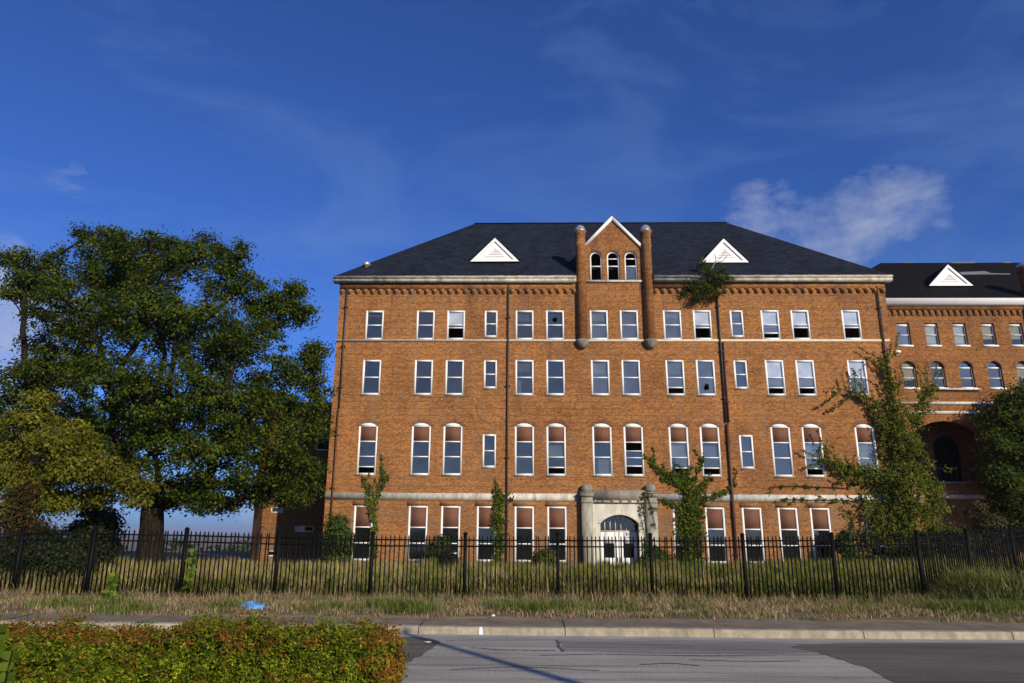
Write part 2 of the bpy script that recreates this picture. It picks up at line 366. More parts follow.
# road: one sheet, gently crowned; darker newer asphalt and patches as sheets above it
def g(px, py, h=0.0):
    d = RT*((px-512)/FPX)+UP*(-(py-341.5)/FPX)+_F; t = (h-H)/d.z; return (d.x*t, d.y*t)
_kb = [g(400, 634.2), g(530, 636.0), g(660, 637.2), g(764, 638.6), g(1024, 640.2)]; _wb = [g(400, 618, .15), g(530, 618.2, .15), g(660, 618.7, .15), g(764, 619.7, .15), g(1024, 623, .15)]
def _ext(t): return [(-40, t[0][1]+.9)]+t+[(40, t[-1][1]+2.4)]
_kb, _wb = _ext(_kb), _ext(_wb)
def kerb_y(x): return float(np.interp(x, [q[0] for q in _kb], [q[1] for q in _kb]))
def walk_w(x): return float(np.interp(x, [q[0] for q in _wb], [q[1] for q in _wb]))-kerb_y(x)
def sheet(name, pts, z, mat, **p): return MB().poly([(x, y, z) for x, y in pts]).build(name, mat, **p)
xs_ = list(np.arange(-40, 40.1, 1.0))
m = MB()
for a, b in zip(xs_[:-1], xs_[1:]): m.quad((a, 1.5, 0), (b, 1.5, 0), (b, kerb_y(b), 0), (a, kerb_y(a), 0))
m.build('road', 'asphalt_old', kind='structure')
m = MB()
for a, b in zip(xs_[:-1], xs_[1:]): m.quad((a, kerb_y(a)-.34, .004), (b, kerb_y(b)-.34, .004), (b, kerb_y(b)-.002, .006), (a, kerb_y(a)-.002, .006))
m.build('gutter', 'gutter', kind='structure')
def g(px, py, h=0.0):
    d = RT*((px-512)/FPX)+UP*(-(py-341.5)/FPX)+_F; t = (h-H)/d.z; return (d.x*t, d.y*t)
def gp(*pp): return [g(*q) for q in pp]
def wobble(pts, n=10, a=.05):
    out = []
    for (x0, y0), (x1, y1) in zip(pts[:-1], pts[1:]):
        for k in range(n): t = k/n; out.append((x0+(x1-x0)*t+random.uniform(-a, a), y0+(y1-y0)*t+random.uniform(-a, a)*.5))
    return out+[pts[-1]]
newa = wobble(gp((912, 690), (872, 670), (842, 660), (815, 652), (790, 648), (800, 644.5), (850, 643.2)), 8, .04) + [(8, kerb_y(8)-.40), (14, kerb_y(14)-.40), (20, kerb_y(20)-.40), (20, 7.8)]
sheet('road_resurfacing', [newa[0]]+newa[:0:-1], .0045, 'asphalt_new', kind='structure')
sheet('road_patch', wobble(gp((562, 651), (564, 645), (556, 640.5), (640, 641), (760, 642), (846, 645), (822, 653), (760, 654), (650, 653.5), (562, 651)), 6, .03)[:-1], .0035, 'asphalt_patch', kind='structure')
sheet('road_patch', wobble(gp((380, 683), (398, 668), (420, 656), (442, 642), (430, 638.5), (398, 636), (340, 636), (330, 683), (380, 683)), 6, .03)[:-1], .0035, 'asphalt_new', kind='structure')
# cracks and worn seams in the asphalt
def crack(pts, w, mat='crack_tar'):
    q = []
    for (a, b_), (c, d) in zip(pts[:-1], pts[1:]):
        n = max(3, int(abs(c-a)/5+abs(d-b_)/2))
        for k in range(n): t = k/n; q.append((a+(c-a)*t+random.uniform(-1, 1), b_+(d-b_)*t+random.uniform(-.25, .25)))
    q.append(pts[-1]); q = [g(*z) for z in q]; m = MB()
    for k in range(len(q)-1):
        (xa, ya), (xb, yb) = q[k], q[k+1]; d = math.hypot(xb-xa, yb-ya); nx, ny = -(yb-ya)/d, (xb-xa)/d; u0 = w*(.3+.7*abs(math.sin(k*1.7))); u1 = w*(.3+.7*abs(math.sin((k+1)*1.7)))
        m.quad((xa-nx*u0, ya-ny*u0, .0075), (xb-nx*u1, yb-ny*u1, .0075), (xb+nx*u1, yb+ny*u1, .0075), (xa+nx*u0, ya+ny*u0, .0075))
    m.build('road_crack', mat, kind='structure')
plain('crack_tar', (.11, .108, .105), .9, .4, 8)
crack([(557, 640), (559, 646), (563, 652)], .03); crack([(470, 648), (500, 650), (556, 651)], .022); crack([(540, 655.5), (600, 654.5), (700, 656), (830, 655)], .02); crack([(640, 665), (668, 663.5), (700, 666)], .03); crack([(450, 670), (520, 667), (600, 671)], .018); crack([(690, 660), (760, 662), (800, 661)], .02); crack([(880, 646), (950, 648), (1024, 647)], .015); crack([(445, 641), (470, 640), (556, 640.5)], .012)
# kerb stones and pavement slabs
ks = link('kerb', None, kind='structure'); sw = link('pavement', None, kind='structure')
x = -22.33; L0 = 2.55
while x < 24:
    ln = L0; xa, xb = x+.008, x+ln-.008; n = 6; m = MB(); mm = MB()
    z0 = random.uniform(-.006, .006); prof = [(0, -.1), (.012, .085), (.045, .125), (.155, .135), (.16, -.1)]
    for k in range(n):
        u0 = xa+(xb-xa)*k/n; u1 = xa+(xb-xa)*(k+1)/n; ya, yb = kerb_y(u0), kerb_y(u1)
        for (p, zp), (q, zq) in zip(prof[:-1], prof[1:]): m.quad((u0, ya+p, zp+z0), (u1, yb+p, zp+z0), (u1, yb+q, zq+z0), (u0, ya+q, zq+z0))
        mm.quad((u0, ya+.165, .128+z0), (u1, yb+.165, .128+z0), (u1, yb+walk_w(u1), .15+z0), (u0, ya+walk_w(u0), .15+z0)); mm.quad((u0, ya+walk_w(u0), .15+z0), (u1, yb+walk_w(u1), .15+z0), (u1, yb+walk_w(u1), -.05), (u0, ya+walk_w(u0), -.05))
    for u, sgn in ((xa, 1), (xb, -1)):
        ya = kerb_y(u); pts = [(u, ya+p, zp+z0) for p, zp in prof]; m.poly(pts[::sgn])
    m.build('kerb_stone', 'kerb', ks); mm.build('slab', 'sidewalk', sw)
    x += ln
# white paint tick on the kerb face
p0 = g(480, 633, .07)
m = MB(); ky_ = kerb_y(p0[0]); m.quad((p0[0]-.035, ky_-.003, .01), (p0[0]+.035, ky_-.003, .01), (p0[0]+.03, ky_+.009, .085), (p0[0]-.03, ky_+.009, .085)); m.quad((p0[0]-.03, ky_+.009, .085), (p0[0]+.03, ky_+.009, .085), (p0[0]+.02, ky_+.042, .128), (p0[0]-.03, ky_+.042, .128))
m.build('kerb_paint_mark', 'litter_white', ks)

# ------------------------------------------------------------------ facade tools
def arc_pts(cx, w, zs, rise, n=10):
    """arc from right spring to left spring, segmental or semicircular"""
    r = (w*w/4+rise*rise)/(2*rise); zc = zs+rise-r; a = math.asin(min(1, w/2/r))
    if rise > w/2+1e-6:                    # stilted half ellipse
        return [(cx+w/2*math.cos(math.pi*k/n), zs+rise*math.sin(math.pi*k/n)) for k in range(n+1)]
    return [(cx+r*math.sin(a-2*a*k/n), zc+r*math.cos(a-2*a*k/n)) for k in range(n+1)]
def wall_mesh(name, x0, x1, z0, z1, ops, y, depth, mat, sides=None):
    """front wall with openings (xa, xb, za, zb, rise); zb is the crown"""
    m = MB(); xs = sorted({x0, x1, *[o[0] for o in ops], *[o[1] for o in ops]}); zs = sorted({z0, z1, *[o[2] for o in ops], *[o[3] for o in ops]})
    for a, b in zip(xs[:-1], xs[1:]):
        for c, d in zip(zs[:-1], zs[1:]):
            cx, cz = (a+b)/2, (c+d)/2
            if any(o[0] < cx < o[1] and o[2] < cz < o[3] for o in ops): continue
            m.quad((a, y, c), (b, y, c), (b, y, d), (a, y, d))
    yb = y+depth
    for xa, xb, za, zb, rise in ops:
        zsp = zb-rise
        m.quad((xa, y, za), (xa, y, zsp), (xa, yb, zsp), (xa, yb, za)); m.quad((xb, y, za), (xb, yb, za), (xb, yb, zsp), (xb, y, zsp))
        m.quad((xa, y, za), (xa, yb, za), (xb, yb, za), (xb, y, za))
        if rise <= 0: m.quad((xa, y, zb), (xb, y, zb), (xb, yb, zb), (xa, yb, zb))
        else:
            A = arc_pts((xa+xb)/2, xb-xa, zsp, rise)
            for (ax, az), (bx, bz) in zip(A[:-1], A[1:]):
                m.quad((bx, y, bz), (ax, y, az), (ax, y, zb), (bx, y, zb))
                m.quad((ax, y, az), (bx, y, bz), (bx, yb, bz), (ax, yb, az))
    return m
def arch_ring(cx, w, zs, rise, t, y, d=.025):
    m = MB(); A = arc_pts(cx, w, zs, rise); B = arc_pts(cx, w+2*t, zs, rise+t)
    for k in range(len(A)-1):
        (ax, az), (bx, bz), (cx_, cz), (dx, dz) = A[k], A[k+1], B[k+1], B[k]
        m.quad((bx, y-d, bz), (ax, y-d, az), (dx, y-d, dz), (cx_, y-d, cz)); m.quad((cx_, y-d, cz), (dx, y-d, dz), (dx, y+.01, dz), (cx_, y+.01, cz)); m.quad((ax, y-d, az), (bx, y-d, bz), (bx, y+.01, bz), (ax, y+.01, az))
    return m
FR = .118
_mc = {}
def frame_mesh(w, h, rise, rails, fr=FR, d=.17, mat='white_paint'):
    """window frame standing at z 0..h, centred in x, front at y 0; rails = heights of cross bars"""
    key = ('f', round(w, 3), round(h, 3), rise, tuple(rails), fr, mat)
    if key in _mc: return _mc[key]
    m = MB(); hs = h-rise
    m.box(-w/2, -w/2+fr, 0, d, 0, hs); m.box(w/2-fr, w/2, 0, d, 0, hs); m.box(-w/2+fr, w/2-fr, -.012, d, 0, fr*.95)
    if rise <= 0: m.box(-w/2+fr, w/2-fr, .002, d, h-fr, h)
    else:
        A = arc_pts(0, w, hs, rise); m.prism([(-w/2+fr, hs-.0), (w/2-fr, hs-.0)] + [(x*(1-.002), z) for x, z in A[1:-1]], .002, d)
        m.box(-w/2+fr, w/2-fr, .004, d, hs-.03, hs)
    for z, t in rails: m.box(-w/2+fr, w/2-fr, .035, d-.03, z-t/2, z+t/2)
    me = m.mesh('window_frame', mat); _mc[key] = me; return me
def quad_mesh(kind, w, h, mat):
    key = (kind, round(w, 3), round(h, 3), mat)
    if key not in _mc: _mc[key] = MB().quad((-w/2, 0, 0), (w/2, 0, 0), (w/2, 0, h), (-w/2, 0, h)).mesh(kind, mat)
    return _mc[key]
def box_mesh(kind, w, h, d, mat):
    key = (kind, round(w, 3), round(h, 3), d, mat)
    if key not in _mc: _mc[key] = MB().box(-w/2, w/2, 0, d, 0, h).mesh(kind, mat)
    return _mc[key]
def broken_pane(w, h, mat):
    m = MB(); n = 14; cz = h*.42; hole = []
    for k in range(n):
        t = 2*math.pi*k/n; r = random.uniform(.5, 1.0)*(.20 if k % 2 else .30)*min(w, h); hole.append((r*math.cos(t)*1.15, 0, cz+r*math.sin(t)))
    def edge(t):
        c, s_ = math.cos(t), math.sin(t); k = min((w/2)/abs(c) if abs(c) > 1e-6 else 9e9, ((h-cz) if s_ > 0 else cz)/abs(s_) if abs(s_) > 1e-6 else 9e9); return (c*k, 0, cz+s_*k)
    T = sorted([2*math.pi*k/n for k in range(n)] + [math.atan2(b, a) % (2*math.pi) for a, b in ((w/2, h-cz), (-w/2, h-cz), (-w/2, -cz), (w/2, -cz))])
    def hp(t):
        k = t/(2*math.pi)*n; a = int(k) % n; f = k-int(k); p, q = hole[a], hole[(a+1) % n]; return tuple(p[i]*(1-f)+q[i]*f for i in range(3))
    for a, b in zip(T, T[1:]+[T[0]+2*math.pi]): m.quad(hp(a % (2*math.pi)), edge(a), edge(b), hp(b % (2*math.pi)))
    return m.mesh('pane', mat)
def window(parent, cx, z0, w, h, y, state='n', rise=0, panel=None, mid=None, glass='glass', glass_top=None, fr=FR, sill='stone_band', frame_mat='white_paint', inset=.02):
    """window > frame mesh with pane, panel, blind and sill as sub-parts. panel: height where the brown infill begins"""
    top = h-rise if panel is None else panel
    lo_, hi = fr*.95, (h-fr if rise <= 0 else h-rise-.03)
    if panel is not None: hi = panel-.03
    mid = mid if mid is not None else (lo_+hi)/2
    opened = {'open': .0, 'half': .0}.get(state)
    rails = [(mid, .07)]
    if state == 'open': rails = [(mid, .05), (mid-.30*(mid-lo_)*.5-.05, .06)]
    if state == 'half': rails = [(mid, .06), (lo_+.38*(mid-lo_), .07)]
    if state == 'mixed': rails = [(mid+.42*(hi-mid), .05), (mid-.02, .05), (lo_+.48*(mid-lo_), .07)]
    if panel is not None: rails.append((panel-.03, .07))
    o = link('window', frame_mesh(w, h, rise, [(round(a, 3), b) for a, b in rails], fr, mat=frame_mat), parent, (cx, y+inset, z0))
    gw = w-2*fr-.002; yy = .10
    def pane(a, b, g_, dy=0, broken=False):
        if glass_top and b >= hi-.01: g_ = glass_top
        me = broken_pane(gw, b-a, g_) if broken else quad_mesh('pane', gw, b-a, g_)
        q = link('pane', me, o, (0, yy+dy, a)); q.rotation_euler = (random.uniform(-.02, .02), 0, random.uniform(-.02, .02))
    if panel is not None:
        ph = (h-rise-.03 if rise > 0 else h-fr)-panel
        link('panel', box_mesh('panel', gw, ph, .03, 'panel_brown'), o, (0, .06, panel))
    if state == 'open': pane(mid, hi, glass); pane(rails[1][0], mid, glass, -.03)
    elif state == 'half': pane(mid, hi, glass); pane(rails[1][0], mid, glass, -.03)
    elif state == 'mixed': pane(mid-.02, rails[0][0], glass); pane(rails[2][0], mid-.02, glass, -.03)
    elif state == 'broken_top': pane(lo_, mid, glass); pane(mid, hi, glass, .03, True)
    elif state == 'broken_low': pane(mid, hi, glass); pane(lo_, mid, glass, -.02, True)
    elif state == 'no_low': pane(mid, hi, glass)
    elif state == 'none': pass
    elif state == 'low_only': pane(lo_, mid, glass)
    else: pane(lo_, mid, glass, -.03); pane(mid, hi, glass)
    if sill: link('sill', box_mesh('sill', w+.06, .09, .26, 'stone_grey'), o, (0, -.055, -.09))
    return o
def backing(o, w, a, b, mat, y=.16): link('blind', quad_mesh('blind', w, b-a, mat), o, (0, y, a))

# ------------------------------------------------------------------ main building
FY = 47.0
B = thing('brick_building', 'four storey orange brick building with navy hipped roof and central gable', 'building', (5.5, FY, -.5))
BO = Vector((5.5, FY, -.5))
class _P:  # parts are modelled in world coordinates and hung under the building
    pass
def bp(name, mb, mat, parent=None, smooth=False, org=BO, **k):
    o = mb.build(name, mat, parent or B, smooth=smooth, **k)
    if parent is None or parent in (B,): o.location = -org
    return o
X0, X1, ZT = -13.1, 24.18, 18.42
WL = {1: -11.2, 2: -7.7, 3: -5.62, 5: -.94, 6: 1.13, 7: 4.11, 8: 6.15, 9: 9.07, 10: 11.09, 12: 15.65, 13: 17.66, 14: 21.06}
WW = 1.235
cxs = {k: v+WW/2+.005 for k, v in WL.items()}
cxs[4] = -2.6; cxs[11] = 14.03
NAR = .89
opsL = []; wins = []
big = [1, 2, 3, 5, 6, 7, 8, 9, 10, 12, 13, 14]
def add_win(cx, w, za, zb, rise, **k):
    opsL.append((cx-w/2, cx+w/2, za, zb, rise)); wins.append((cx, w, za, zb, rise, k))
# fourth floor
st4 = {3: 'open', 6: 'broken_top', 10: 'open', 12: 'half', 13: 'open', 14: 'open'}
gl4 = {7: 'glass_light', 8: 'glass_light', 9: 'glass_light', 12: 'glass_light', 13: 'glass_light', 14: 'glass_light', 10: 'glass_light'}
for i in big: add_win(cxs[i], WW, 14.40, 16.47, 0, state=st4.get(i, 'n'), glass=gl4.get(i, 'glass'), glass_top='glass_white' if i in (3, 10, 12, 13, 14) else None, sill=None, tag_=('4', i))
for i in (4, 11): add_win(cxs[i], NAR, 14.58, 16.46, 0, state='n', glass='glass' if i == 4 else 'glass_light', tag_=('4', i))
st3 = {9: 'half', 10: 'broken_low', 12: 'half', 13: 'half'}
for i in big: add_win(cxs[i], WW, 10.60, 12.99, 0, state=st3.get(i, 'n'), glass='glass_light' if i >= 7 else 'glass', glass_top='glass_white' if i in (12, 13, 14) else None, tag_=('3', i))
for i in (4, 11): add_win(cxs[i], NAR, 11.05, 12.97, 0, state='n', glass='glass', tag_=('3', i))
st2 = {1: 'half', 6: 'half', 8: 'mixed', 9: 'half', 10: 'half', 13: 'half', 14: 'half'}
for i in big: add_win(cxs[i], WW+.03, 5.34, 8.74, .24, state=st2.get(i, 'n'), glass='glass' if i not in (9, 13, 14) else 'glass_light', panel=7.53-5.34, mid=6.52-5.34, tag_=('2', i))
for i in (4, 11): add_win(cxs[i], NAR, 5.84, 7.99, 0, state='n', tag_=('2', i))
for i in [1, 2, 3, 4, 5, 6, 9, 10, 11, 12, 13, 14]: add_win(cxs[i] - (.12 if i == 4 else 0), WW, .02, 3.40, 0, state='n' if i not in (3, 14) else 'half', glass='glass_dark', panel=2.07, mid=1.07, tag_=('1', i))
ops = opsL + [(4.46, 6.86, -1.0, 2.90, .52)]
wm = wall_mesh('wall', X0, X1, -1.0, ZT, ops, FY, .58, 'brick')
wm.quad((X0, FY, -1), (X0, FY, ZT), (X0, FY+17, ZT), (X0, FY+17, -1)); wm.quad((X1, FY, -1), (X1, FY+17, -1), (X1, FY+17, ZT), (X1, FY, ZT)); wm.quad((X0, FY+17, -1), (X0, FY+17, ZT), (X1, FY+17, ZT), (X1, FY+17, -1))
bp('wall', wm, 'brick')
# rooms behind the windows
im = MB()
for z in (-.9, 4.6, 9.4, 13.6, 18.2): im.box(X0+.05, X1-.05, FY+.59, FY+16.9, z, z+.25)
for x_ in (-9.0, -3.7, 3.2, 8.5, 13.0, 20.0): im.box(x_-.06, x_+.06, FY+.59, FY+5.2, -.6, 18.2)
im.box(X0+.05, X1-.05, FY+5.2, FY+5.35, -.6, 18.2)
bp('interior_partition', im, 'interior')
blinds4 = {3: (.5, 1), 10: (.45, 1), 12: (.4, 1), 13: (.4, 1), 14: (.4, 1)}
for cx, w, za, zb, rise, k in wins:
    fl, i = k.pop('tag_')
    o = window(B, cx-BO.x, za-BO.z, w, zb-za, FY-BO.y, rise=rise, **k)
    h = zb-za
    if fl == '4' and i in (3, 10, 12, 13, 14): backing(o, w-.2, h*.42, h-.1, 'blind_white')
    if fl in '34' and i in (2, 5, 7, 8, 9, 11) and random.random() < .7: backing(o, w-.2, h*random.uniform(.55, .85), h-.1, random.choice(['curtain', 'blind_white', 'blind_yellow']), .22)
    if fl == '4' and i == 1: backing(o, w-.2, h*.80, h*.86, 'curtain')
    if fl == '4' and i in (7, 8, 9): backing(o, w-.2, .1, h-.1, 'interior', .3)
    if fl == '3' and i == 5: link('curtain', quad_mesh('curtain', .35, h*.38, 'blind_white'), o, (-.38, .15, .1))
    if fl == '3' and i in (12, 13): backing(o, w-.2, h*.30, h-.1, 'blind_white')
    if fl == '3' and i == 14: backing(o, w-.2, h*.10, h-.1, 'curtain')
    if fl == '3' and i == 10: pass
    if fl == '2' and i == 7: link('curtain', quad_mesh('curtain', .72, .95, 'blind_white'), o, (.10, .15, .1))
    if fl == '2' and i in (6, 9, 13, 14, 10): backing(o, w-.2, 1.1, 1.95, 'blind_white', .2)
    if fl == '2' and rise > 0: bp('brick_arch', arch_ring(cx, w, zb-rise, rise, .23, FY), 'brick_dark')
    if fl == '1': bp('lintel', MB().box(cx-w/2-.12, cx+w/2+.12, FY-.012, FY+.05, zb+.003, zb+.28), 'brick')
# stone courses
for a, b_ in ((X0-.02, 3.29), (8.04, X1+.02)): bp('stone_course', MB().box(a, b_, FY-.035, FY+.05, 3.77, 4.20), 'stone_band')
m = MB(); m.box(X0-.02, X1+.02, FY-.055, FY+.05, 14.245, 14.395); bp('string_course', m, 'string_stone')
# frieze, corbels, cornice
for a, b_ in ((X0-.01, 3.22), (8.52, X1+.01)):
    bp('frieze', MB().box(a, b_, FY-.09, FY+.02, 17.98, ZT-.002), 'brick')
    e0, e1 = (a-.42, b_) if a < 0 else (a, b_+.42)
    prof = [(FY-.07, 18.424), (FY-.42, 18.43), (FY-.42, 18.60), (FY-.36, 18.61), (FY-.36, 18.66), (FY-.52, 18.68), (FY-.53, 18.76), (FY+.1, 18.76), (FY+.1, 18.424)]
    bp('cornice', MB().prism_x(prof[::-1], e0, e1), 'cornice_paint')
    bp('gutter_edge', MB().box(e0+.02, e1-.02, FY-.505, FY-.25, 18.762, 18.82), 'fascia_brown')
cm = MB(); w = .165; hp = [(w, 0), (-w, 0)]; cv = [(-w*math.cos(math.pi*k/8), -.16-w*1.1*math.sin(math.pi*k/8)) for k in range(9)]
cm.prism((hp+cv)[::-1], -.088, .01)                        # round-ended corbel
cm.prism([(x_*.6, z_*.72-.02) for x_, z_ in (hp+cv)][::-1], -.13, -.08)
corb = cm.mesh('corbel', 'brick')
for a, b_ in ((X0+.15, 3.1), (8.65, X1-.15)):
    n = round((b_-a)/.535)
    for k in range(n+1): link('corbel', corb, B, Vector((a+(b_-a)*k/n, FY-.001, 17.982))-BO)
# corner strip (slightly proud pilasters at both corners)
for a, b_ in (): bp('corner_strip', MB().box(a, b_, FY-.03, FY+.02, 14.42, 18.06), 'brick')
# roof
EV = .44; ZE = 18.79; YR = FY+8.5; ZR = 26.72; xl, xr = -4.55, 16.35
e = [(X0-EV, FY-EV, ZE), (X1+EV, FY-EV, ZE), (X1+EV, FY+17+EV, ZE), (X0-EV, FY+17+EV, ZE)]; r0, r1 = (xl, YR, ZR), (xr, YR, ZR)
ZM = ZE+(.4+EV)*(ZR-ZE)/(8.5+EV)
rm = MB(); rm.poly([e[0], (3.26, FY-EV, ZE), (3.26, YR, ZR), r0]); rm.poly([(8.48, FY-EV, ZE), e[1], r1, (8.48, YR, ZR)]); rm.poly([(3.26, FY+.4, ZM), (8.48, FY+.4, ZM), (8.48, YR, ZR), (3.26, YR, ZR)]); rm.poly([e[1], e[2], r1]); rm.quad(e[2], e[3], r0, r1); rm.poly([e[3], e[0], r0]); rm.quad(e[3], e[2], (X1, FY+.11, ZE-.01), (X0, FY+.11, ZE-.01))
roof = bp('roof', rm, 'roof_navy')
bp('ridge_cap', MB().box(xl, xr, YR-.12, YR+.12, ZR-.04, ZR+.03), 'roof_navy')
TS = (ZR-ZE)/(8.5+EV)
def roof_z(y): return ZE + (y-(FY-EV))*TS
def tri_dormer(px0, px1, pya, pyb, parent, org, yb, roofy, mat='roof_navy'):
    A, Bq, T = at(px0, pyb, yb), at(px1, pyb, yb), at((px0+px1)/2, pya, yb)
    xa, xb, z0, zt = A.x, Bq.x, (A.z+Bq.z)/2, T.z; xm = (xa+xb)/2; ybk = roofy(zt)+.1; h = zt-z0
    d = link('dormer', MB().poly([(xa, yb, z0), (xb, yb, z0), (xm, yb, zt)]).quad((xa, yb, z0), (xm, yb, zt), (xm, ybk, zt), (xa, yb+.05, z0)).quad((xb, yb, z0), (xb, yb+.05, z0), (xm, ybk, zt), (xm, yb, zt)).mesh('dormer', 'white_trim'), parent, -org)
    # roof planes
    t = .07
    m = MB(); m.quad((xa-.15, yb-.14, z0-.06+t), (xm, yb-.14, zt+.08), (xm, ybk+.1, zt+.08), (xa-.15, yb+.1, z0-.06+t)); m.quad((xm, yb-.14, zt+.08), (xb+.15, yb-.14, z0-.06+t), (xb+.15, yb+.1, z0-.06+t), (xm, ybk+.1, zt+.08))
    link('dormer_roof', m.mesh('dormer_roof', mat), d)
    # raking trim boards and sill, louvre triangle
    m = MB(); q = .30
    def inner(f): return [(xa+(xb-xa)*f*.5*2*.5+(xm-xa)*0, 0)]
    def tri(s_, dz=0): cz = z0+h*.36; return [(xm+(px_-xm)*s_, cz+(pz-cz)*s_+dz) for px_, pz in ((xa, z0), (xb, z0), (xm, zt))]
    def ring(s0, s1, y0):
        a, b = tri(s0), tri(s1); mm = MB()
        for k in range(3):
            j = (k+1) % 3; mm.quad((a[k][0], y0, a[k][1]), (a[j][0], y0, a[j][1]), (b[j][0], y0, b[j][1]), (b[k][0], y0, b[k][1]))
            mm.quad((b[k][0], y0, b[k][1]), (b[j][0], y0, b[j][1]), (b[j][0], yb+.0, b[j][1]), (b[k][0], yb, b[k][1])); mm.quad((a[k][0], y0, a[k][1]), (a[k][0], yb, a[k][1]), (a[j][0], yb, a[j][1]), (a[j][0], y0, a[j][1]))
        return mm
    link('raking_trim', ring(1.03, .80, yb-.10).mesh('raking_trim', 'white_trim'), d)
    link('louvre_frame', ring(.42, .34, yb-.05).mesh('louvre_frame', 'white_trim'), d)
    b = tri(.34); n = 5
    m = MB()
    for k in range(n):
        f0, f1 = k/n, (k+.8)/n; zz0 = b[0][1]+(b[2][1]-b[0][1])*f0; zz1 = b[0][1]+(b[2][1]-b[0][1])*f1
        def sp(f): return b[0][0]+(b[2][0]-b[0][0])*f, b[1][0]+(b[2][0]-b[1][0])*f
        (l0, r0_), (l1, r1_) = sp(f0), sp(f1); m.quad((l0, yb-.045, zz0), (r0_, yb-.045, zz0), (r1_, yb-.008, zz1), (l1, yb-.008, zz1))
    link('louvre', m.mesh('louvre', 'white_paint'), d)
    return d
ry = lambda z: FY-EV+(z-ZE)/TS
tri_dormer(471, 518.5, 238.8, 261.6, B, BO, 48.38, ry); tri_dormer(702, 748, 239.5, 262.6, B, BO, 48.33, ry)
# central gable bay with turrets
G0, G1, GE, GP = 3.90, 7.76, 21.22, 23.30; GX = (G0+G1)/2
gops = [(4.22, 5.05, 18.60, 20.74, .415), (5.39, 6.25, 18.60, 20.76, .43), (6.61, 7.47, 18.60, 20.74, .43)]
gm = wall_mesh('gable_wall', G0, G1, ZT, GE, gops, FY-.02, .32, 'brick')
gm.poly([(G0, FY-.02, GE), (G1, FY-.02, GE), (GX, FY-.02, GP)])
ybk = ry(GP)
gm.poly([(G0, FY-.02, ZT), (G0, FY-.02, GE), (G0, ry(GE), GE), (G0, FY+.5, ZE)]); gm.poly([(G1, FY-.02, ZT), (G1, FY+.5, ZE), (G1, ry(GE), GE), (G1, FY-.02, GE)])
gm.box(G0+.02, G1-.02, FY+2.2, FY+2.3, ZT, GE+.5)
gab = bp('gable_wall', gm, 'brick')
bp('gable_return', MB().box(3.25, G0+.02, FY-.024, FY+.4, ZT-.4, ZE+.1).box(G1-.02, 8.5, FY-.024, FY+.4, ZT-.4, ZE+.1), 'brick')
for k, (a, b_, c, d, rs) in enumerate(gops):
    o = window(B, (a+b_)/2-BO.x, c-BO.z, b_-a, d-c, FY-.02-BO.y, rise=0 if False else 0, state=['none', 'none', 'low_only'][k], sill=None, fr=.085, inset=9) if False else None
    w = b_-a; hs = d-c-rs; m = MB(); fr = .085
    m.box(-w/2, -w/2+fr, 0, .14, 0, hs); m.box(w/2-fr, w/2, 0, .14, 0, hs); m.box(-w/2+fr, w/2-fr, 0, .14, 0, .07); m.box(-w/2+fr, w/2-fr, .03, .12, 1.05, 1.12)
    A_, B_ = arc_pts(0, w, hs, rs, 12), arc_pts(0, w-2*fr, hs, rs-fr, 12)
    for q in range(12):
        m.quad((A_[q+1][0], 0, A_[q+1][1]), (B_[q+1][0], 0, B_[q+1][1]), (B_[q][0], 0, B_[q][1]), (A_[q][0], 0, A_[q][1])); m.quad((B_[q+1][0], 0, B_[q+1][1]), (B_[q+1][0], .14, B_[q+1][1]), (B_[q][0], .14, B_[q][1]), (B_[q][0], 0, B_[q][1]))
    o = link('window', m.mesh('arched_window_frame', 'white_paint'), B, Vector(((a+b_)/2, FY+.06, c))-BO)
    if k == 2: link('pane', quad_mesh('pane', w-2*fr, .98, 'glass_light'), o, (0, .08, .07))
    if k >= 1: link('broken_rail', box_mesh('broken_rail', w-2*fr, .07, .04, 'white_paint'), o, (0, .1, 1.62))
    bp('brick_arch', arch_ring((a+b_)/2, w, d-rs, rs, .17, FY-.02), 'brick_dark')
bp('gable_sill', MB().box(G0, G1, FY-.10, FY+.05, 18.47, 18.60), 'stone_band')
# coping boards
m = MB(); t = .24
for s_, gx in ((-1, G0-.18), (1, G1+.18)):
    z0 = GE-.12; a = [(gx, z0), (GX, GP+.10), (GX, GP-.22), (gx, z0-.30)]
    m.prism(a if s_ > 0 else a[::-1], FY-.16, FY+.05) if s_ < 0 else m.prism(a[::-1], FY-.16, FY+.05)
bp('gable_coping', m, 'white_paint')
m = MB(); z0 = GE-.12
m.quad((G0-.2, FY-.2, z0), (GX, FY-.2, GP+.14), (GX, ybk+.2, GP+.14), (G0-.2, ry(GE)+.2, z0)); m.quad((GX, FY-.2, GP+.14), (G1+.2, FY-.2, z0), (G1+.2, ry(GE)+.2, z0), (GX, ybk+.2, GP+.14))
bp('gable_roof', m, 'roof_navy')
for cx in (3.57, 8.13):
    t_ = bp('turret', MB().lathe([(.34, 14.3), (.34, 21.0), (.37, 21.05), (.37, 21.2), (.34, 21.25), (.34, 21.95), (.40, 22.0), (.40, 22.14), (.36, 22.16)], 24, cx, FY-.10), 'brick', smooth=False)
    link('cap', MB().lathe([(.44, 22.16), (.44, 22.22), (.36, 22.30), (.30, 22.52), (.17, 22.64), (.04, 22.68)], 20, cx, FY-.10).mesh('cap', 'metal_silver', True), t_)
    link('stone_corbel', MB().lathe([(.05, 13.74), (.22, 13.80), (.36, 13.98), (.44, 14.18), (.46, 14.30), (.40, 14.34)], 20, cx, FY-.10).mesh('stone_corbel', 'stone_grey', True), t_)
